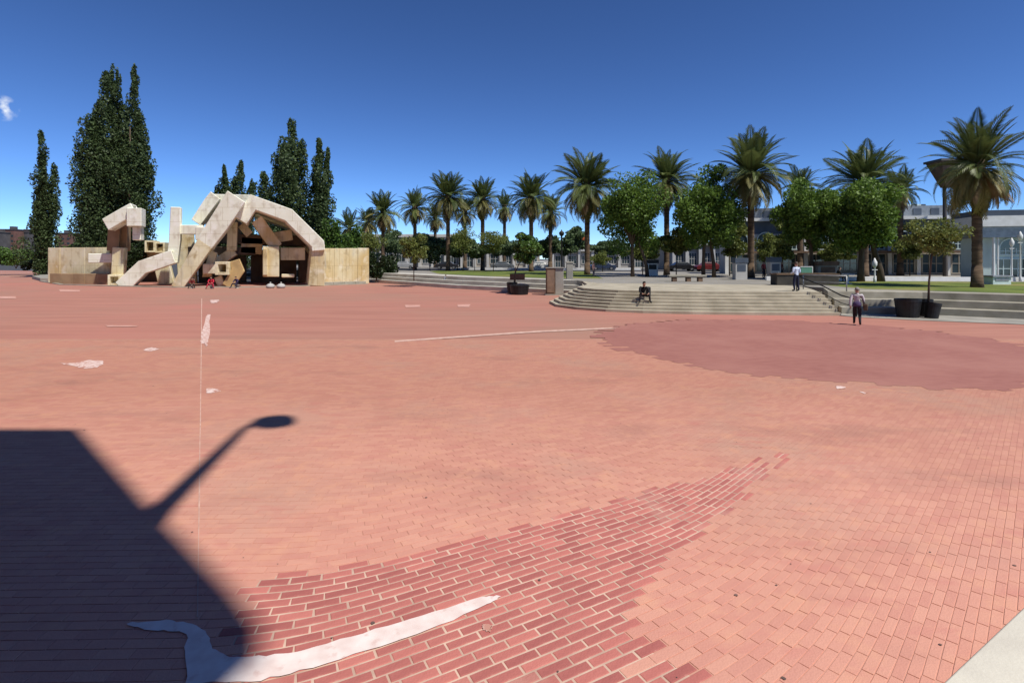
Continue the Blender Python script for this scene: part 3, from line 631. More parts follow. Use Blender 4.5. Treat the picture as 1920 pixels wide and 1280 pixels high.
# ---- broadleaf trees
def broad(px, top, bot, Z, wpx, label, seed, n=11000, leaf=.19, m=M_leaf, base=UP, trunks=((0, 0),), tr=.2, name='leafy_tree', group='dense leafy trees beside the stage', clumps=60, cat='tree', basepy=None, fill=1.0, dens=2.2):
    z1 = HT(top, Z); z0 = HT(bot, Z); w_ = wpx * Z / F; t = thing(name, (XZ(px, Z), Z, base), label, cat, group); r = np.random.default_rng(seed); h = z1 - base; hb = z0 - base
    cz = (h + hb) / 2; ch = (h - hb) / 2
    for k, (dx, ln) in enumerate(trunks):
        dx = dx * Z / F; mb = MB(); mb.tube([(dx, 0, -.1), (dx + ln * .2, 0, hb * .6), (dx * .7 + ln * .5, .05, hb + ch * .3), (dx * .4 + ln, 0, cz + ch * .3)], [tr * 1.2, tr * .9, tr * .75, tr * .35], 9)
        o = mb.build('trunk', M_bark, t, True)
    mb = MB(); pts = []
    for k in range(clumps):
        d = r.normal(size=3); d /= np.linalg.norm(d); rr = r.uniform(.1, .86) if r.random() < .93 else 1.0; d[2] = d[2] * .95
        c = np.array([d[0] * rr * w_ * .44, d[1] * rr * w_ * .44, cz + d[2] * rr * ch * 1.02]); s = r.uniform(.13, .24) * fill
        pts.append(ell_pts(r, c, (w_ * s * r.uniform(.7, 1.15), w_ * s, ch * 2 * s * r.uniform(.55, .85)), int(n * dens * 1.15) // clumps, .35))
        if k % 2 == 0: mb.tube([(0, 0, hb + (cz - hb) * .3), tuple(np.array([0, 0, cz - ch * .3]) * .5 + c * .45 + np.array([0, 0, hb * .05])), tuple(c)], [tr * .42, tr * .25, .02], 5)
    mb.build('limbs', M_bark, t, True)
    link('crown', leaf_mesh('foliage', np.concatenate(pts), leaf, m, seed, up=.15), t); return t
broad(1184, 322, 482, 58, 128, 'leftmost of the four leafy trees, round dark crown on a slim trunk', 61, trunks=((2, 0), (30, -.6)))
broad(1325, 316, 478, 56, 138, 'second leafy tree from the left, twin trunks behind a stone bench', 62, trunks=((-6, 0), (14, -.2)), n=12000)
broad(1518, 328, 480, 50, 122, 'third leafy tree, behind the man in a pale shirt', 63, trunks=((4, 0),), n=10500)
broad(1622, 318, 492, 46, 142, 'fourth leafy tree, the broadest, thick trunk by the terrace', 65, trunks=((-8, 0), (30, -.4)), tr=.28, n=13500)
YG = 'young thin trees with sparse leaves'
def young(px, top, bot, Z, wpx, label, seed, n=1300, base=UP, m=M_young, leaf=.15, tr=.055, clumps=26, **k): return broad(px, top, bot, Z, wpx, label, seed, n=n, leaf=leaf, m=m, base=base, tr=tr, name='young_tree', group=YG, clumps=clumps, **k)
young(697, 420, 490, 74, 52, 'thin young tree just right of the fountain wall', 71)
young(776, 428, 500, 60, 70, 'sparse yellow-green young tree on the left terrace', 72, n=1700, base=.8)
young(868, 420, 480, 84, 60, 'hazy young tree below the third palm', 73)
young(925, 425, 482, 80, 66, 'young tree below the fourth palm', 74, n=1600)
young(1435, 432, 500, 60, 44, 'yellowish young tree beside the dark lone palm trunk', 75)
young(1130, 470, 500, 80, 50, 'small pale shrub-like tree left of the leafy trees', 76)
rz_ = random.Random(77); seen = {0: 'pale', 1: 'bushy', 2: 'slim', 3: 'round', 4: 'ragged', 5: 'low'}
spots = [(735, 'between the first two palms of the row'), (806, 'left of the third palm trunk'), (858, 'right of the third palm trunk'), (890, 'left of the fourth palm trunk'), (948, 'between the fourth and fifth palms'), (1028, 'right of the fifth palm trunk'), (1070, 'right of the dark lamp post'), (1142, 'left of the leafy trees'), (1205, 'behind the leftmost leafy tree'), (1268, 'between the first two leafy trees'), (1368, 'behind the twin-trunk tree'), (1468, 'left of the third leafy tree'), (1568, 'between the third and fourth leafy trees'), (1706, 'right of the fourth leafy tree')]
for k, (px_, where) in enumerate(spots):
    Z_ = rz_.uniform(88, 112) if px_ < 1200 else rz_.uniform(58, 64)
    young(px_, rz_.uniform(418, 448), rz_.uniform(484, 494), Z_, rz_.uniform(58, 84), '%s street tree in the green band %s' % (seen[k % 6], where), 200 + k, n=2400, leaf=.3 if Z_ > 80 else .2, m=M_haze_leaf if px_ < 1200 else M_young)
young(1752, 402, 488, 28.6, 118, 'sparse young tree rising from the black planters on the right', 77, n=3200, base=.35, leaf=.10, clumps=34, trunks=((-12, .3),))
young(984, 430, 492, 48.5, 74, 'dense young tree in the black planter left of the stage', 78, n=3800, base=.3, m=M_bush, trunks=((-22, .9),))

# ---------------------------------------------------------------- added unseen deck and lamp shaped to cast the foreground shadow, plus sky-blocking boxes
DH = 14.0; OFF = DH / math.tan(R(SUN_EL)); ox, oy = -SD[0] * OFF, -SD[1] * OFF
shadow = [(-8.05, 9.9), (-4.55, 6.75), (-2.95, 5.35), (-2.5, 4.9), (-2.32, 4.55), (-2.45, 4.1), (-1.6, 3.5), (4.0, 3.2), (4.0, -6.0), (-20, -6.0), (-20, 9.95)]
dk_pts = [(x + ox, y + oy) for x, y in shadow][::-1]
wk = thing('shade_deck', (-6, -4, 0), 'added unseen deck cut to the outline of the foreground shadow', 'shade deck')
mb = MB(); mb.prism(dk_pts, DH - .7, DH); inv(mb.build('deck', M_dkb), wk)
for x, y in ((-11, -8), (-1.5, -9), (7, -9)):
    mb = MB(); mb.tube([(x, y, -.05), (x, y, DH - .7)], [.5, .45], 14); inv(mb.build('column', M_conc, smooth=True), wk)
tw = thing('sky_blocker_rear', (-40, -40, 0), 'tall added block behind the viewer that cuts sky light', 'building')  # added out of view only to cut sky fill on the foreground
mb = MB(); mb.box(-95, 8, -50, -14, -.1, 46); inv(mb.build('wall', M_dkb), tw)
mb = MB(); mb.box(-96, 9, -51, -13, 46, 47); inv(mb.build('roof', M_asphalt), tw)
for k in range(12): mb = MB(); mb.box(-94, 7, -13.99, -13.9, 2 + 3.7 * k, 3.9 + 3.7 * k); inv(mb.build('window_band', M_glass), tw)
tw = thing('sky_blocker_left', (-48, 6, 0), 'added block at the left beyond the view that cuts sky light', 'building')  # second added block, keeps sky light from the left off the shadow
mb = MB(); mb.box(-62, -38, -13, 30, -.1, 40); inv(mb.build('wall', M_dkb), tw)
mb = MB(); mb.box(-63, -37, -12.8, 31, 40, 41); inv(mb.build('roof', M_asphalt), tw)
for k in range(10): mb = MB(); mb.box(-37.99, -37.9, -11, 29, 2 + 3.7 * k, 3.9 + 3.7 * k); inv(mb.build('window_band', M_glass), tw)
def lift(px, py, h): g = G(px, py); o_ = h / math.tan(R(SUN_EL)); return Vector((g.x - SD[0] * o_, g.y - SD[1] * o_, h))
lm = thing('shadow_lamp', tuple(lift(292, 968, 10.0)), 'unseen lamp on a slanting arm hung from the added deck for its shadow', 'lamp')  # added out of view, arm and head placed from where their shadow falls
a0, a1, a2, a3 = lift(280, 985, 9.9), lift(300, 958, 10.1), lift(455, 806, 11.2), lift(482, 792, 11.3)
mb = MB(); mb.tube([a0, a1, a2, a3], [.17, .16, .085, .08], 10); inv(mb.build('arm', M_steel, smooth=True), lm)
mb = MB(); mb.tube([a0, a0 + Vector((0, 0, DH - .7 - a0.z))], .08, 8); inv(mb.build('hanger', M_steel, smooth=True), lm)
hd0, hd1 = lift(474, 795, 11.3), lift(548, 788, 11.45)
mb = MB(); mid = (hd0 + hd1) / 2; mb.tube([hd0, hd0.lerp(hd1, .2), mid, hd0.lerp(hd1, .85), hd1], [.1, .33, .42, .36, .12], 12); inv(mb.build('lamp_head', M_steel, smooth=True), lm)

# ---------------------------------------------------------------- buildings
def part(name, m, parent, fn, bevel=0.0, smooth=False):
    mb = MB(); fn(mb); return mb.build(name, m, parent, smooth, bevel)
def window(parent, x, y, z0, z1, w_, arch=False, m=M_glass, fm=M_wall, bars=2):
    """framed window in a front wall facing -y at local y"""
    f = MB(); t_ = .12
    f.box(x - w_ / 2 - t_, x - w_ / 2, y - .12, y + .05, z0, z1); f.box(x + w_ / 2, x + w_ / 2 + t_, y - .12, y + .05, z0, z1)
    f.box(x - w_ / 2 - t_, x + w_ / 2 + t_, y - .14, y + .05, z0 - t_, z0)
    if not arch: f.box(x - w_ / 2 - t_, x + w_ / 2 + t_, y - .14, y + .05, z1, z1 + t_)
    else:
        n = 9; r0, r1 = w_ / 2, w_ / 2 + t_
        for k in range(n):
            q0, q1 = math.pi * k / n, math.pi * (k + 1) / n
            for yy, rv in ((y - .12, False),): f.poly([(x + r0 * math.cos(q0), yy, z1 + r0 * math.sin(q0)), (x + r1 * math.cos(q0), yy, z1 + r1 * math.sin(q0)), (x + r1 * math.cos(q1), yy, z1 + r1 * math.sin(q1)), (x + r0 * math.cos(q1), yy, z1 + r0 * math.sin(q1))], rev=True)
            f.poly([(x + r0 * math.cos(q0), y - .12, z1 + r0 * math.sin(q0)), (x + r0 * math.cos(q1), y - .12, z1 + r0 * math.sin(q1)), (x + r0 * math.cos(q1), y + .05, z1 + r0 * math.sin(q1)), (x + r0 * math.cos(q0), y + .05, z1 + r0 * math.sin(q0))])
    for k in range(1, bars + 1): xx = x - w_ / 2 + w_ * k / (bars + 1); f.box(xx - .04, xx + .04, y - .07, y - .01, z0, z1)
    f.box(x - w_ / 2, x + w_ / 2, y - .065, y - .012, (z0 + z1) / 2 - .04, (z0 + z1) / 2 + .04)
    wo_ = f.build('window', fm, parent)
    g = MB(); pts = [(x - w_ / 2, y - .02, z0), (x + w_ / 2, y - .02, z0)]
    if arch: pts += [(x + w_ / 2 * math.cos(q), y - .02, z1 + w_ / 2 * math.sin(q)) for q in np.linspace(0, math.pi, 12)]
    else: pts += [(x + w_ / 2, y - .02, z1), (x - w_ / 2, y - .02, z1)]
    g.poly(pts); g.build('pane', m, wo_)
# long pier building behind the right-hand trees
Zb = 66.0; x0, x1 = XZ(1375, Zb), XZ(1800, Zb)
b = thing('pier_building', ((x0 + x1) / 2, Zb, UP), 'long white two-storey waterfront building with dark band behind the leafy trees', 'building', rz=-.2); wd = x1 - x0
ht = HT(408, Zb) - UP
part('wall', M_wall, b, lambda mb: mb.box(-wd / 2, wd / 2, 0, 5, -.1, ht - 1.95))
part('upper_band', M_band, b, lambda mb: mb.box(-wd / 2 + .1, wd / 2 - .1, .25, 4.9, ht - 1.95, ht - .32))
part('cornice', M_white, b, lambda mb: mb.box(-wd / 2 - .4, wd / 2 + .4, -.5, 5.3, ht - .32, ht + .06))
part('roof_storey', M_steel, b, lambda mb: mb.box(-wd / 2 + 1, wd / 2 - 1, 2, 4.6, ht + .06, ht + 1.5))
for k in range(9):
    x = -wd / 2 + wd * (k + .5) / 9
    window(b, x, 0, 3.2, 4.3, 1.9, arch=True, bars=3, fm=M_teal)
    window(b, x, 0, .3, 2.5, 2.2, fm=M_wall_b, bars=2)
    part('pilaster', M_white, b, lambda mb: mb.box(x - wd / 18 - .2, x - wd / 18 + .2, -.25, -.002, 0, ht - 1.98))
part('awning', M_brown, b, lambda mb: [mb.box(-wd / 2 + 2, wd / 2 - 2, -1.6, -.26, 2.66, 2.9)])
for k in range(14):
    x = -wd / 2 + 1.5 + (wd - 3) * k / 13
    part('roof_window', M_band, b, lambda mb: mb.box(x - .45, x + .45, 1.9, 2.1, ht + .35, ht + 1.15))
# rooftop parapet of tinted panels, farther right
Zp = 64.0; xa, xb = XZ(1690, Zp), XZ(1772, Zp); zb = HT(402, Zp); zt = HT(379, Zp)
pp = thing('rooftop_parapet', ((xa + xb) / 2, Zp + 3, ht + UP + .06), 'tinted green panel parapet on the roof right of the leafy trees', 'parapet')
for k in range(9):
    x = -(xb - xa) / 2 + (xb - xa) * (k + .5) / 9
    part('panel', (M_teal, M_band, mat('ochre_panel', (.42, .30, .12), (.33, .22, .09), scale=2., rough=.6))[(0, 2, 2, 0, 1, 0, 1, 0, 1)[k]], pp, lambda mb: mb.box(x - .26, x + .26, -.06, .06, .0, zt - ht - UP))
part('rail', M_steel, pp, lambda mb: mb.box(-(xb - xa) / 2, (xb - xa) / 2, -.1, -.062, .5, .62))
# building at the right edge
Zr = 52.0; xl = XZ(1838, Zr); hr = HT(396, Zr) - UP
b = thing('glass_front_building', (xl, Zr, UP), 'pale green steel and glass building cut by the right edge of the photo', 'building', rz=-.28)
part('wall', M_teal, b, lambda mb: mb.box(0, 16, 0, 3.6, -.1, hr - 2.6))
part('fascia', M_steel, b, lambda mb: mb.box(-.6, 16.4, -.8, 3.8, hr - 2.6, hr - 1.55))
part('eaves', M_white, b, lambda mb: mb.box(-.8, 16.6, -1.1, 4.0, hr - 1.55, hr - .55))
part('roof', M_band, b, lambda mb: mb.box(-.7, 16.5, -1.0, 3.9, hr - .55, hr))
for k in range(5):
    x = 2.0 + 3.0 * k
    window(b, x + .4, 0, 2.4, 3.0, 1.7, arch=True, fm=M_teal, bars=3)
    window(b, x + .4, 0, .12, 1.9, 2.3, fm=M_teal, bars=3)
    part('column', M_white, b, lambda mb: mb.tube([(x - 1.2, -.55, -.05), (x - 1.2, -.55, hr - 2.6)], .12, 8))
    part('column', M_white, b, lambda mb: mb.tube([(x - .85, -.55, -.05), (x - .85, -.55, hr - 2.6)], .07, 8))
# low pavilions across the road at left and centre
def pavilion(px0, px1, top, Z, label, nb, wallm, base=UP, band=True):
    xa, xb = XZ(px0, Z), XZ(px1, Z); h_ = HT(top, Z) - base; b = thing('pier_shed', ((xa + xb) / 2, Z, base), label, 'building', 'low pier sheds along the water'); w_ = xb - xa
    part('wall', wallm, b, lambda mb: mb.box(-w_ / 2, w_ / 2, 0, 12, -.1, h_ - .5))
    part('roof', M_shed, b, lambda mb: mb.box(-w_ / 2 - .6, w_ / 2 + .6, -.9, 12.6, h_ - .5, h_ - .1))
    part('parapet', wallm, b, lambda mb: mb.box(-w_ / 2, w_ / 2, .1, 12, h_ - .1, h_ + .25))
    for k in range(nb):
        x = -w_ / 2 + w_ * (k + .5) / nb; ww = w_ / nb
        window(b, x, 0, .9 if k % 3 else .1, h_ * .62, ww * .55, fm=M_wall, bars=2)
        part('pier', M_shed, b, lambda mb: mb.box(x - ww / 2 - .28, x - ww / 2 + .28, -.6, -.003, 0, h_ - .5))
    return b
pavilion(690, 860, 441, 128, 'white pillared pier shed behind the left palms', 7, M_wall)
pavilion(866, 1012, 462, 124, 'beige pier shed behind the fourth and fifth palms', 6, M_wall_b)
pavilion(1036, 1260, 467, 120, 'long low grey pier shed left of the leafy trees', 9, mat('grey_shed_wall', (.36, .35, .32), (.28, .27, .25), scale=.4, rough=.85))
pavilion(1262, 1385, 455, 96, 'pale shed seen between the leafy tree trunks', 5, M_wall_b)
# far skyline at left
rk = random.Random(5)
for k, (px, top, wpx, m, lab) in enumerate(((-10, 436, 22, M_dkb, 'dark far building at the left edge of the photo'), (14, 431, 26, M_redb, 'tallest reddish far building over the bright bush'), (40, 436, 24, M_dkb, 'dark far block between reddish block and lone poplar'), (62, 433, 18, M_redb, 'narrow reddish far block touching the lone poplar'), (118, 438, 30, M_redb, 'reddish far block right of the lone poplar'), (148, 443, 26, M_dkb, 'low dark far block by the tallest poplar clump'))):
    Z = 300 + 6 * k; w_ = wpx * Z / F; h_ = HT(top, Z); b = thing('far_building', (XZ(px, Z), Z, 0), lab, 'building', 'far blocks on the left skyline')
    part('wall', m, b, lambda mb: mb.box(-w_ / 2, w_ / 2, 0, 10, -.2, h_)); part('roof', M_dkb, b, lambda mb: [mb.box(-w_ / 2 - .3, w_ / 2 + .3, -.3, 10.3, h_, h_ + .5), mb.box(-w_ * .2, w_ * .05, 3, 6, h_ + .5, h_ + 2.2)])
    for i in range(3):
        for j in range(3): part('window', M_glass, b, lambda mb: mb.box(-w_ / 2 + w_ * (i + .25) / 3, -w_ / 2 + w_ * (i + .75) / 3, -.06, .1, h_ * (.5 + .15 * j), h_ * (.5 + .15 * j) + 1.1))
# brown flared tower
Zt = 60.0; t = thing('flared_tower', (XZ(1770, Zt), Zt, UP), 'slender dark mast with a flared brown head behind the nearest palm', 'tower')
zt1 = HT(305, Zt) - UP; zt0 = HT(352, Zt) - UP; x = XZ(1795, Zt) - XZ(1770, Zt)
def head(mb):
    lo = [(-.1, -.3), (1.6, -.3), (1.6, .4), (-.1, .4)]; hi = [(-1.15, -1.1), (3.7, -1.1), (3.7, 1.2), (-1.15, 1.2)]; i = len(mb.v)
    mb.v += [(a, c, zt0) for a, c in lo] + [(a, c, zt1 - (.0 if a < 0 else .4)) for a, c in hi]
    mb.f += [[i, i + 3, i + 2, i + 1], [i + 4, i + 5, i + 6, i + 7]] + [[i + k, i + (k + 1) % 4, i + 4 + (k + 1) % 4, i + 4 + k] for k in range(4)]
part('head', M_brown, t, head, bevel=.05)
part('mast', M_dkb, t, lambda mb: mb.tube([(.15, 0, -.1), (.05, 0, zt0 + .1)], [.24, .17], 10))
part('cap', M_dkb, t, lambda mb: mb.box(-1.3, 3.85, -1.25, 1.35, zt1 + .003, zt1 + .25))

# ---------------------------------------------------------------- street furniture
def lamp_post(px, top, Z, label, m, base=UP, globe=False):
    gr = .17 if globe else .28; bs = .11 if globe else .2
    h_ = HT(top, Z) - base; t = thing('lamp_post', (XZ(px, Z), Z, base), label, 'lamp post')
    part('pole', m, t, lambda mb: mb.lathe([(bs, -.05), (bs, .3), (bs * .6, .5), (bs * .42, h_ - .75), (bs * .6, h_ - .7)], n=10), smooth=True)
    part('lantern', M_white if globe else m, t, lambda mb: mb.lathe([(.08, h_ - .7), (gr, h_ - .5), (gr * 1.1, h_ - .25), (.09, h_ - .05), (.03, h_ + .1)], n=10), smooth=True)
    part('cross_arm', m, t, lambda mb: mb.box(-gr * 1.3, gr * 1.3, -.03, .03, h_ - .9, h_ - .84))
lamp_post(1053, 432, 62, 'dark iron lamp post between the fifth palm and drooping palm', M_iron)
lamp_post(1913, 436, 46, 'white lamp post with a pale lantern at the right edge', M_white, globe=True)
lamp_post(1897, 448, 49, 'second, shorter white lamp post left of the edge one', M_white, globe=True)
lamp_post(1640, 486, 44, 'short pale post lamp behind the broadest leafy tree', M_white, globe=True)
# weathered notice box and pale pillar left of the steps
c = G(1040, 553); t = thing('utility_cabinet', (c.x, c.y, 0), 'brown and grey weathered cabinet left of the curved steps', 'cabinet')
part('body', M_brown, t, lambda mb: mb.box(-.75, .02, -.4, .5, .1, 2.35), bevel=.03); part('side_body', M_conc, t, lambda mb: mb.box(.025, .75, -.35, .5, .1, 2.3), bevel=.03)
part('plinth', M_conc, t, lambda mb: mb.box(-.85, .85, -.5, .6, -.02, .1)); part('door', mat('brown_door', (.26, .17, .11), (.18, .12, .08), scale=2., rough=.8), t, lambda mb: mb.box(-.68, -.08, -.43, -.401, .25, 2.2)); part('roof', M_conc, t, lambda mb: mb.box(-.82, .82, -.47, .57, 2.351, 2.42))
c = G(1066, 546); t = thing('concrete_pillar', (c.x + .1, c.y, 0), 'pale grey concrete pillar beside the weathered cabinet', 'pillar')
part('shaft', M_conc, t, lambda mb: mb.box(-.3, .3, -.3, .3, -.02, 2.75), bevel=.03); part('cap', M_step, t, lambda mb: mb.box(-.36, .36, -.36, .36, 2.75, 2.88), bevel=.02); part('base', M_step, t, lambda mb: mb.box(-.38, .38, -.38, .38, -.02, .22))
# black planters
def planter(px, py, r0, r1, h_, label, lean=0.0):
    c = G(px, py); t = thing('planter', (c.x, c.y, 0), label, 'planter', 'black plastic planters'); t.rotation_euler = (0, lean, 0)
    part('pot', M_black, t, lambda mb: mb.lathe([(r0, .0), (r1 * .97, h_ - .14), (r1, h_ - .12), (r1, h_), (r1 * .88, h_ - .005), (r1 * .85, h_ - .12)], n=22), smooth=False)
    part('soil', M_dirt, t, lambda mb: mb.lathe([(r1 * .86, h_ - .16), (r1 * .5, h_ - .1), (.02, h_ - .08)], n=14))
planter(1702, 595, .5, .62, 1.0, 'largest black planter by the right terrace')
planter(1729, 593, .42, .5, .95, 'black planter in the middle of the three on the right')
planter(1746, 597, .3, .36, .85, 'slim black planter with the young tree, on the right', lean=.16)
planter(974, 552, .75, .88, .85, 'wide black planter left of the steps')
planter(960, 550, .4, .5, 1.0, 'narrow black planter behind the wide one left of the steps')
c = G(968, 540); t = thing('notice_board', (XZ(966, 49.8), 49.8, 0), 'small brown board on a post behind the wide black planter', 'sign board')
part('post', M_brown, t, lambda mb: mb.box(-.05, .05, -.05, .05, -.02, 2.4)); part('board', M_brown, t, lambda mb: mb.box(-.5, .9, -.12, -.052, 1.2, 1.75))
# bench on the stage, dark planter wall, handrails
def up_at(px, py): return G(px, py, UP)
c = up_at(1288, 528); t = thing('stone_bench', (c.x, c.y, UP), 'pale stone slab bench on dark legs before the twin-trunk tree', 'bench')
part('slab', M_step, t, lambda mb: mb.box(-1.6, 1.6, -.3, .3, .42, .58), bevel=.02)
for x in (-1.1, .1, 1.1): part('leg', M_brown, t, lambda mb: mb.box(x - .18, x + .18, -.22, .22, -.01, .42))
za = 40.0; t = thing('planter_wall', (XZ(1508, za), za, UP), 'dark low planter box wall at the back right of the stage', 'planter')
wq = 115 * za / F
part('wall', mat('dark_planter', (.065, .058, .048), (.04, .036, .03), scale=2., rough=.9), t, lambda mb: mb.box(-wq / 2, wq / 2, -.5, .5, -.1, .78), bevel=.03)
part('coping', M_brown, t, lambda mb: mb.box(-wq / 2 - .05, wq / 2 + .05, -.56, .56, .78, .86))
part('soil', M_dirt, t, lambda mb: mb.box(-wq / 2 + .1, wq / 2 - .1, -.4, .4, .862, .9))
def rail(p, label, m):
    t = thing('handrail', tuple(p[0]), label, 'handrail'); pl = [Vector(q) - Vector(p[0]) for q in p]
    part('bar', m, t, lambda mb: mb.tube([q + Vector((0, 0, .92)) for q in pl] , .04, 8), smooth=True)
    for q in (pl[0], pl[-1]): part('post', m, t, lambda mb: mb.tube([q - Vector((0, 0, .1)), q + Vector((0, 0, .92))], .035, 8), smooth=True)
    part('mid_bar', m, t, lambda mb: mb.tube([q + Vector((0, 0, .5)) for q in pl], .022, 6), smooth=True)
rail([(17.4, 32.6, UP), (18.0, 31.0, .7), (18.45, 29.9, .2), (18.8, 29.1, .02)], 'dark iron handrail down the right end of the steps', M_iron)
rail([(18.9, 34.6, UP), (20.2, 32.2, UP)], 'pale steel handrail behind the dark one at the steps', M_steel)
# kiosks, van-like box, cafe table
def kiosk(px, Z, wpx, top, label, m, capm, name='kiosk', cat='kiosk'):
    w_ = wpx * Z / F; h_ = HT(top, Z) - UP; t = thing(name, (XZ(px, Z), Z, UP), label, cat)
    part('body', m, t, lambda mb: mb.box(-w_ / 2, w_ / 2, -w_ * .35, w_ * .35, -.02, h_ * .78), bevel=.03)
    part('canopy', capm, t, lambda mb: mb.box(-w_ * .56, w_ * .56, -w_ * .42, w_ * .42, h_ * .78, h_), bevel=.03)
    part('panel', capm, t, lambda mb: mb.box(-w_ * .36, w_ * .36, -w_ * .35 - .03, -w_ * .35 - .002, h_ * .4, h_ * .7))
kiosk(1387, 50, 22, 484, 'pale kiosk with dark top left of the dark lone palm trunk', M_wall, M_band)
kiosk(1451, 50, 20, 482, 'pale kiosk with dark top right of the dark lone palm trunk', M_wall, M_band)
kiosk(1222, 62, 20, 487, 'white stall with a dark opening behind the seated person', M_white, M_iron)
kiosk(1545, 50, 36, 490, 'wide pale grey booth right of the man in a pale shirt', M_conc, M_brown, 'booth', 'booth')
kiosk(1868, 41, 34, 516, 'low blue-green box on the lawn by the glass building', M_teal, M_steel, 'utility_box', 'utility box')
Zc = 42.0; t = thing('cafe_table', (XZ(1590, Zc), Zc, UP), 'small white round table behind the walking man', 'table')
part('top', M_white, t, lambda mb: mb.lathe([(.45, .7), (.47, .72), (.45, .75)], n=20)); part('stem', M_white, t, lambda mb: mb.tube([(0, 0, .02), (0, 0, .7)], .05, 8)); part('base', M_white, t, lambda mb: mb.lathe([(.28, 0), (.26, .03), (.06, .05)], n=16))
Zg = 43.0; t = thing('glass_screen', (XZ(1512, Zg), Zg, UP), 'small green tinted screen beside the man in a pale shirt', 'screen')
part('pane', mat('green_glass', (.12, .28, .19), (.09, .22, .15), scale=1., rough=.2), t, lambda mb: mb.prism([(-.45, -.03), (.45, -.03), (.45, .03), (-.45, .03)], .06, 1.3), bevel=.02); part('frame', M_white, t, lambda mb: [mb.box(.45, .5, -.05, .05, -.02, 1.35), mb.box(-.5, .45, -.05, .05, 1.3, 1.35), mb.box(-.5, .45, -.05, .05, -.02, .06)])
Zf = 100.0; t = thing('banner', (XZ(1088, Zf), Zf, UP), 'orange banner on a pole behind the drooping palm', 'banner')
part('pole', M_steel, t, lambda mb: mb.tube([(0, 0, -.05), (0, 0, HT(436, Zf) - UP)], .07, 8)); part('cloth', M_orange, t, lambda mb: mb.box(.08, 1.5, -.02, .02, HT(464, Zf) - UP, HT(443, Zf) - UP))
def car(px, Z, label, col, rz=0.0, base=UP):
    t = thing('parked_car', (XZ(px, Z), Z, base), label, 'car', 'cars parked along the road', rz=rz); m = mat('paint_%d' % px, col, rough=.25, spec=.6, scale=1.)
    prof = [(-2.15, .35), (-2.2, .75), (-2.0, .92), (-1.45, 1.0), (-.85, 1.42), (.7, 1.44), (1.3, 1.02), (2.05, .88), (2.2, .62), (2.15, .32)]
    def body(mb):
        i = len(mb.v); n = len(prof)
        for yy, sc_ in ((-.86, .94), (-.8, 1), (.8, 1), (.86, .94)):
            mb.v += [(x, yy * (.86 if z > 1.1 else 1), .32 + (z - .32) * (1 if abs(yy) < .85 else .97)) for x, z in prof]
        for r_ in range(3):
            for k in range(n): mb.f.append([i + r_ * n + k, i + r_ * n + (k + 1) % n, i + (r_ + 1) * n + (k + 1) % n, i + (r_ + 1) * n + k])
        mb.f += [[i + k for k in range(n)][::-1], [i + 3 * n + k for k in range(n)]]
    part('body', m, t, body, bevel=.03)
    part('side_window', M_glass, t, lambda mb: mb.prism([(-.8, -.80), (.65, -.80), (.65, -.755), (-.8, -.755)], 1.02, 1.34))
    part('windscreen', M_glass, t, lambda mb: mb.poly([(.78, -.66, 1.38), (1.28, -.72, 1.06), (1.28, .72, 1.06), (.78, .66, 1.38)]))
    for x in (-1.35, 1.35):
        for y in (-.8, .8): 
            wh = part('wheel', M_black, t, lambda mb: mb.tube([(x, y - .1, .32), (x, y + .1, .32)], .32, 16)); part('rim', M_steel, wh, lambda mb: mb.tube([(x, y - .112 if y < 0 else y + .101, .32), (x, y - .101 if y < 0 else y + .112, .32)], .2, 12))
    for y in (-.55, .55): part('headlight', M_white, t, lambda mb: mb.box(2.14, 2.2, y - .14, y + .14, .62, .74))
car(838, 101, 'dark car on the road behind the third palm trunk', (.03, .03, .035)); car(758, 104, 'silver car on the road behind the second palm trunk', (.42, .43, .44))
car(942, 98, 'grey car on the road left of the fifth palm', (.14, .15, .16)); car(1012, 95, 'white car on the road right of the fifth palm', (.7, .7, .68))
car(1130, 92, 'dark blue car on the road right of the drooping palm', (.03, .045, .09)); car(1278, 84, 'black car on the road between the two left leafy trees', (.015, .015, .016)); car(1330, 82, 'dark red car on the road behind the twin-trunk tree', (.16, .02, .02))

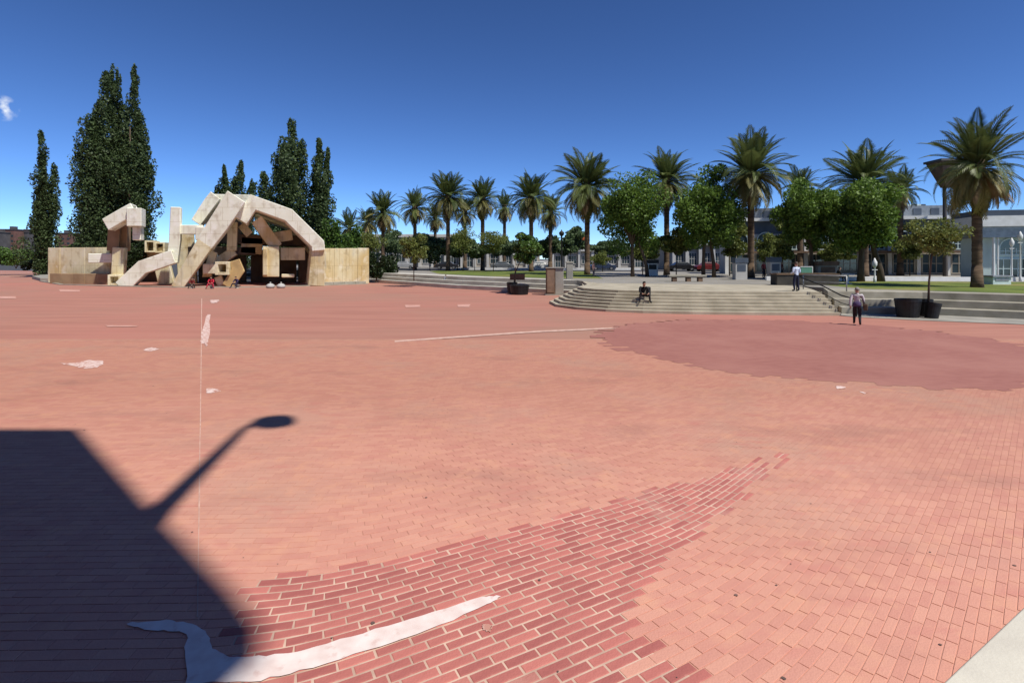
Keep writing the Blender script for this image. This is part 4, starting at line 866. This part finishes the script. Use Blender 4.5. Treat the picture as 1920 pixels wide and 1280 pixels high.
# ---------------------------------------------------------------- people
SKIN = mat('skin', (.48, .28, .19), (.42, .24, .16), scale=6., rough=.6)
def person(loc, rz, label, pose, cols, h_=1.75, hair=(.03, .02, .015), extra=None, name='person'):
    """pose: dict of joint positions for a 1.75 m figure facing -y; cols: shirt, trousers, shoes"""
    J = dict(pel=(0, 0, .96), che=(0, 0, 1.27), nek=(0, 0, 1.49), hea=(0, -.01, 1.60), top=(0, -.005, 1.70),
             shl=(.19, 0, 1.42), ell=(.25, .03, 1.14), wrl=(.26, -.06, .90), hal=(.26, -.09, .81), shr=(-.19, 0, 1.42), elr=(-.25, .03, 1.14), wrr=(-.26, -.06, .90), har=(-.26, -.09, .81),
             hil=(.095, 0, .92), knl=(.105, -.03, .50), anl=(.11, .02, .09), tol=(.12, -.16, .045), hir=(-.095, 0, .92), knr=(-.105, -.03, .50), anr=(-.11, .02, .09), tor=(-.12, -.16, .045))
    J.update(pose); rad = dict(pel=.15, che=.155, nek=.06, hea=.095, top=.075, shl=.085, ell=.055, wrl=.038, hal=.042, hil=.105, knl=.075, anl=.05, tol=.045)
    for k in list(rad):
        if k.endswith('l') and k != 'pel': rad[k[:-1] + 'r'] = rad[k]
    E = [('pel', 'che'), ('che', 'nek'), ('nek', 'hea'), ('hea', 'top'), ('che', 'shl'), ('shl', 'ell'), ('ell', 'wrl'), ('wrl', 'hal'), ('che', 'shr'), ('shr', 'elr'), ('elr', 'wrr'), ('wrr', 'har'),
         ('pel', 'hil'), ('hil', 'knl'), ('knl', 'anl'), ('anl', 'tol'), ('pel', 'hir'), ('hir', 'knr'), ('knr', 'anr'), ('anr', 'tor')]
    names = list(J); idx = {k: i for i, k in enumerate(names)}; sc_ = h_ / 1.75
    me = bpy.data.meshes.new('skel'); me.from_pydata([tuple(Vector(J[k]) * sc_) for k in names], [(idx[a], idx[b_]) for a, b_ in E], []); o = bpy.data.objects.new('skel', me); COL.objects.link(o)
    sk = o.modifiers.new('skin', 'SKIN'); sk.use_smooth_shade = True; sk.branch_smoothing = .4
    for i, k in enumerate(names):
        q = rad[k] * sc_; me.skin_vertices[0].data[i].radius = (q, q * (.72 if k in ('pel', 'che') else 1)); me.skin_vertices[0].data[i].use_root = (k == 'pel')
    o.modifiers.new('sub', 'SUBSURF').levels = 2; o.modifiers['sub'].render_levels = 2
    dg = bpy.context.evaluated_depsgraph_get(); bm_ = bpy.data.meshes.new_from_object(o.evaluated_get(dg)); bpy.data.objects.remove(o)
    bm_.name = 'body'; bm_.materials.clear()
    for m in (SKIN, mat('cloth_%s' % (cols[0],), cols[0], rough=.9, scale=8.), mat('cloth_%s' % (cols[1],), cols[1], rough=.9, scale=8.), mat('shoe_%s' % (cols[2],), cols[2], rough=.6, scale=8.)): bm_.materials.append(m)
    segs = [(Vector(J[a]) * sc_, Vector(J[b_]) * sc_, 3 if b_ in ('tol', 'tor') else (0 if b_ in ('hal', 'har', 'hea', 'top') else (2 if b_[:2] in ('hi', 'kn', 'an') else 1))) for a, b_ in E]
    for p in bm_.polygons:
        best = min(segs, key=lambda s_: (p.center - (s_[0] + (s_[1] - s_[0]) * max(0, min(1, (p.center - s_[0]).dot(s_[1] - s_[0]) / max((s_[1] - s_[0]).length_squared, 1e-9))))).length)
        p.material_index = best[2] if not (best[2] == 1 and p.center.z < Vector(J['pel']).z * sc_ + .02 and (p.center - Vector(J['pel']) * sc_).length < .2) else 2; p.use_smooth = True
    t = thing(name, loc, label, 'person', rz=rz); body = link('body', bm_, t)
    hd = Vector(J['hea']) * sc_; tp = Vector(J['top']) * sc_; c = (hd + tp) / 2 + Vector((0, .012, .018)); v = []; f = []
    n, mm = 14, 7
    for i in range(mm + 1):
        for j in range(n):
            th = math.pi * .56 * i / mm; ph = 2 * math.pi * j / n; back = 1 if math.sin(ph) > 0 else (.62 if i > 3 else 1)
            v.append((c.x + .098 * sc_ * math.sin(th * back) * math.cos(ph), c.y + .112 * sc_ * math.sin(th * back) * math.sin(ph), c.z + .112 * sc_ * math.cos(th * back)))
    for i in range(mm):
        for j in range(n): f.append([i * n + j, (i + 1) * n + j, (i + 1) * n + (j + 1) % n, i * n + (j + 1) % n])
    mesh_obj('hair', v, f, mat('hair_%s' % (hair,), hair, rough=.7, scale=20.), t, True)
    for s_ in ('l', 'r'):       # fingers
        w_ = Vector(J['wr' + s_]) * sc_; ha = Vector(J['ha' + s_]) * sc_; d = (ha - w_).normalized(); sd = d.cross(Vector((0, 1, 0))) ; sd = (sd if sd.length > .2 else d.cross(Vector((1, 0, 0)))).normalized(); mb = MB()
        ac = d.cross(sd)
        for k, ln in enumerate((.066, .075, .071, .056)):
            p0 = ha + d * .03 + ac * (-.03 + .02 * k); mb.tube([p0, p0 + d * ln * .55 + sd * .008, p0 + d * ln * .85 + sd * .03], [.010, .009, .007], 6)
        p0 = ha - d * .02 + ac * .035; mb.tube([p0, p0 + (d + ac * .8).normalized() * .04, p0 + d * .07 + ac * .04], [.012, .010, .008], 6); mb.build('fingers', SKIN, t, True)
    # nose and ears
    mb = MB(); fx = hd + Vector((0, -.085 * sc_, .02)); mb.tube([fx + Vector((0, .015, .035)), fx + Vector((0, -.022, -.005)), fx + Vector((0, .01, -.02))], [.008, .015, .012], 6)
    for s_ in (-1, 1): e = hd + Vector((s_ * .088 * sc_, .01, .02)); mb.tube([e + Vector((0, 0, .03)), e + Vector((s_ * .018, .012, .012)), e + Vector((0, 0, -.03))], [.01, .016, .009], 6)
    mb.build('face', SKIN, t, True)
    if extra: extra(t)
    return t
walk = dict(knl=(.10, -.16, .53), anl=(.11, -.17, .10), tol=(.12, -.36, .07), knr=(-.10, .04, .50), anr=(-.11, .27, .13), tor=(-.12, .13, .045), ell=(.26, .10, 1.15), wrl=(.26, .14, .90), hal=(.26, .14, .81), elr=(-.26, -.02, 1.14), wrr=(-.27, -.22, .95), har=(-.27, -.28, .88))
def bag(t):
    part('shoulder_bag', mat('brown_leather', (.09, .055, .035), (.06, .036, .022), scale=6., rough=.6), t, lambda mb: mb.box(-.42, -.24, -.16, .2, .72, 1.02), bevel=.04)
    part('bag_strap', M_black, t, lambda mb: mb.tube([(-.33, .02, 1.0), (-.12, .13, 1.40), (.08, .1, 1.49), (.10, -.06, 1.47), (-.10, -.17, 1.25), (-.32, -.02, 1.0)], .014, 6))
    part('waist_jacket', mat('purple_cloth', (.09, .065, .15), (.06, .04, .10), scale=8., rough=.9), t, lambda mb: mb.lathe([(.17, .88), (.185, .95), (.17, 1.06), (.14, 1.1)], n=14), smooth=True)
c = G(1607, 610); person((c.x, c.y, .02), 2.6, 'walking man in pale shirt and dark trousers carrying a brown bag', walk, ((.62, .58, .60), (.03, .025, .03), (.02, .012, .012)), 1.78, (.25, .23, .21), bag)
# man in a pale blue shirt, at the top of the steps
c = Vector((XZ(1493, 32.1), 32.1, UP)); person((c.x, c.y, UP + .01), math.pi + .3, 'man in a pale blue shirt and navy trousers atop the steps', dict(knl=(.13, -.05, .5), anl=(.15, .02, .09), tol=(.17, -.15, .045), knr=(-.13, -.02, .5), anr=(-.16, .04, .09), tor=(-.18, -.13, .045), ell=(.27, .02, 1.14), wrl=(.2, -.2, 1.08), hal=(.13, -.26, 1.08), elr=(-.27, .02, 1.14), wrr=(-.2, -.2, 1.08), har=(-.13, -.26, 1.08)), ((.62, .72, .88), (.018, .022, .05), (.02, .02, .02)), 1.75, (.12, .09, .07))
sit = dict(pel=(0, .12, .50), che=(0, .04, .82), nek=(0, -.06, 1.02), hea=(0, -.12, 1.12), top=(0, -.13, 1.22), shl=(.19, -.01, .96), ell=(.27, -.14, .72), wrl=(.17, -.36, .62), hal=(.09, -.42, .60), shr=(-.19, -.01, .96), elr=(-.27, -.14, .72), wrr=(-.17, -.36, .62), har=(-.09, -.42, .60),
           hil=(.10, .08, .47), knl=(.24, -.38, .50), anl=(.30, -.42, .09), tol=(.34, -.58, .045), hir=(-.10, .08, .47), knr=(-.24, -.38, .50), anr=(-.36, -.46, .09), tor=(-.42, -.62, .045))
sit2 = dict(sit); sit2.update(pel=(0, .44, .46), che=(0, .30, .79), nek=(0, .16, .99), hea=(0, .08, 1.09), top=(0, .07, 1.19), shl=(.19, .22, .92), shr=(-.19, .22, .92), ell=(.29, .08, .68), elr=(-.29, .08, .68), wrl=(.2, -.12, .56), hal=(.13, -.17, .54), wrr=(-.2, -.12, .56), har=(-.13, -.17, .54),
            hil=(.11, .40, .44), hir=(-.11, .40, .44), knl=(.26, -.02, .53), knr=(-.26, -.02, .53), anl=(.30, -.06, .09), anr=(-.34, -.08, .09), tol=(.36, -.20, .045), tor=(-.44, -.22, .045))
kz = .5153; c = Vector((XZ(1209, 31.8), 31.80, 0))
def pack(t): part('backpack', M_black, t, lambda mb: mb.box(.26, .52, .36, .66, .345, .95), bevel=.06)
person((c.x, c.y, kz + .005), .1, 'person in black sitting hunched on the steps facing the plaza', sit2, ((.016, .015, .018), (.022, .016, .02), (.02, .018, .012)), 1.8, (.02, .014, .01), pack)
# small figures
c = G(836, 537); person((c.x, c.y, .005), .6, 'small distant person in a grey top before the left lawn', walk, ((.30, .32, .38), (.07, .06, .12), (.02, .02, .02)), 1.35)
c = G(402, 540.5); person((c.x, c.y - .6, .005), .3, 'person in a bright red jacket sitting at the foot of the fountain', sit, ((.60, .03, .06), (.45, .03, .06), (.05, .02, .02)), 1.75)
c = G(446, 540); person((c.x, c.y - .3, .005), -.2, 'person in dark purple sitting by the ochre foot of the fountain', sit, ((.05, .035, .10), (.03, .025, .05), (.02, .02, .02)), 1.7)
c = G(362, 540.5); person((c.x, c.y - .2, .005), .5, 'person in dark clothes sitting under the great diagonal beam', sit, ((.20, .02, .02), (.02, .02, .02), (.02, .02, .02)), 1.5)
Zs = 44.0; person((XZ(1572, Zs), Zs, UP + .01), 1.3, 'person in black sitting near the white round table', sit, ((.012, .012, .013), (.015, .015, .016), (.02, .02, .02)), 1.75)
def seat(px, Z, zb, lab, h_=.44, rz=0.0):
    t = thing('stool', (px, Z, zb), lab, 'stool'); part('seat', M_conc, t, lambda mb: mb.lathe([(.24, h_ - .08), (.27, h_ - .04), (.25, h_)], n=14)); part('base', M_conc, t, lambda mb: mb.lathe([(.2, -.01), (.13, .1), (.15, h_ - .08)], n=14))
for o in [o for o in list(COL.objects) if o.name.startswith('person') and o.type == 'EMPTY']:
    if 'sitting' in o['label'] and 'steps' not in o['label']:
        d = Matrix.Rotation(o.rotation_euler.z, 3, 'Z') @ Vector((0, .12, 0)); seat(o.location.x + d.x, o.location.y + d.y, o.location.z, 'low grey block seat under the ' + o['label'].split(' sitting')[0], .36)
Zs = 52.0; person((XZ(1464, Zs), Zs, UP + .01), 2.0, 'standing person in a dark red top beside the right kiosk', {}, ((.14, .03, .03), (.05, .04, .03), (.02, .02, .02)), 1.72)
Zs = 54.0; person((XZ(1432, Zs), Zs, UP + .01), .4, 'distant standing person in red shirt behind the lone palm', {}, ((.35, .05, .05), (.02, .02, .03), (.02, .02, .02)), 1.7)
Zs = 58.0; person((XZ(1113, Zs), Zs, UP + .01), .9, 'small distant person in pinkish top below the drooping palm', {}, ((.40, .22, .20), (.10, .09, .12), (.02, .02, .02)), 1.6)
# white bundles by the fountain
for px, lab in ((507, 'left white bundle lying at the fountain base'), (527, 'right white bundle lying at the fountain base')):
    c = G(px, 540); t = thing('cloth_bundle', (c.x, c.y, 0), lab, 'bundle')
    part('sack', M_wall, t, lambda mb: mb.lathe([(.3, -.01), (.46, .12), (.44, .3), (.25, .45), (.08, .5)], n=12), smooth=True); part('knot', M_wall, t, lambda mb: mb.lathe([(.08, .49), (.05, .54), (.1, .62), (.04, .65)], n=10), smooth=True)
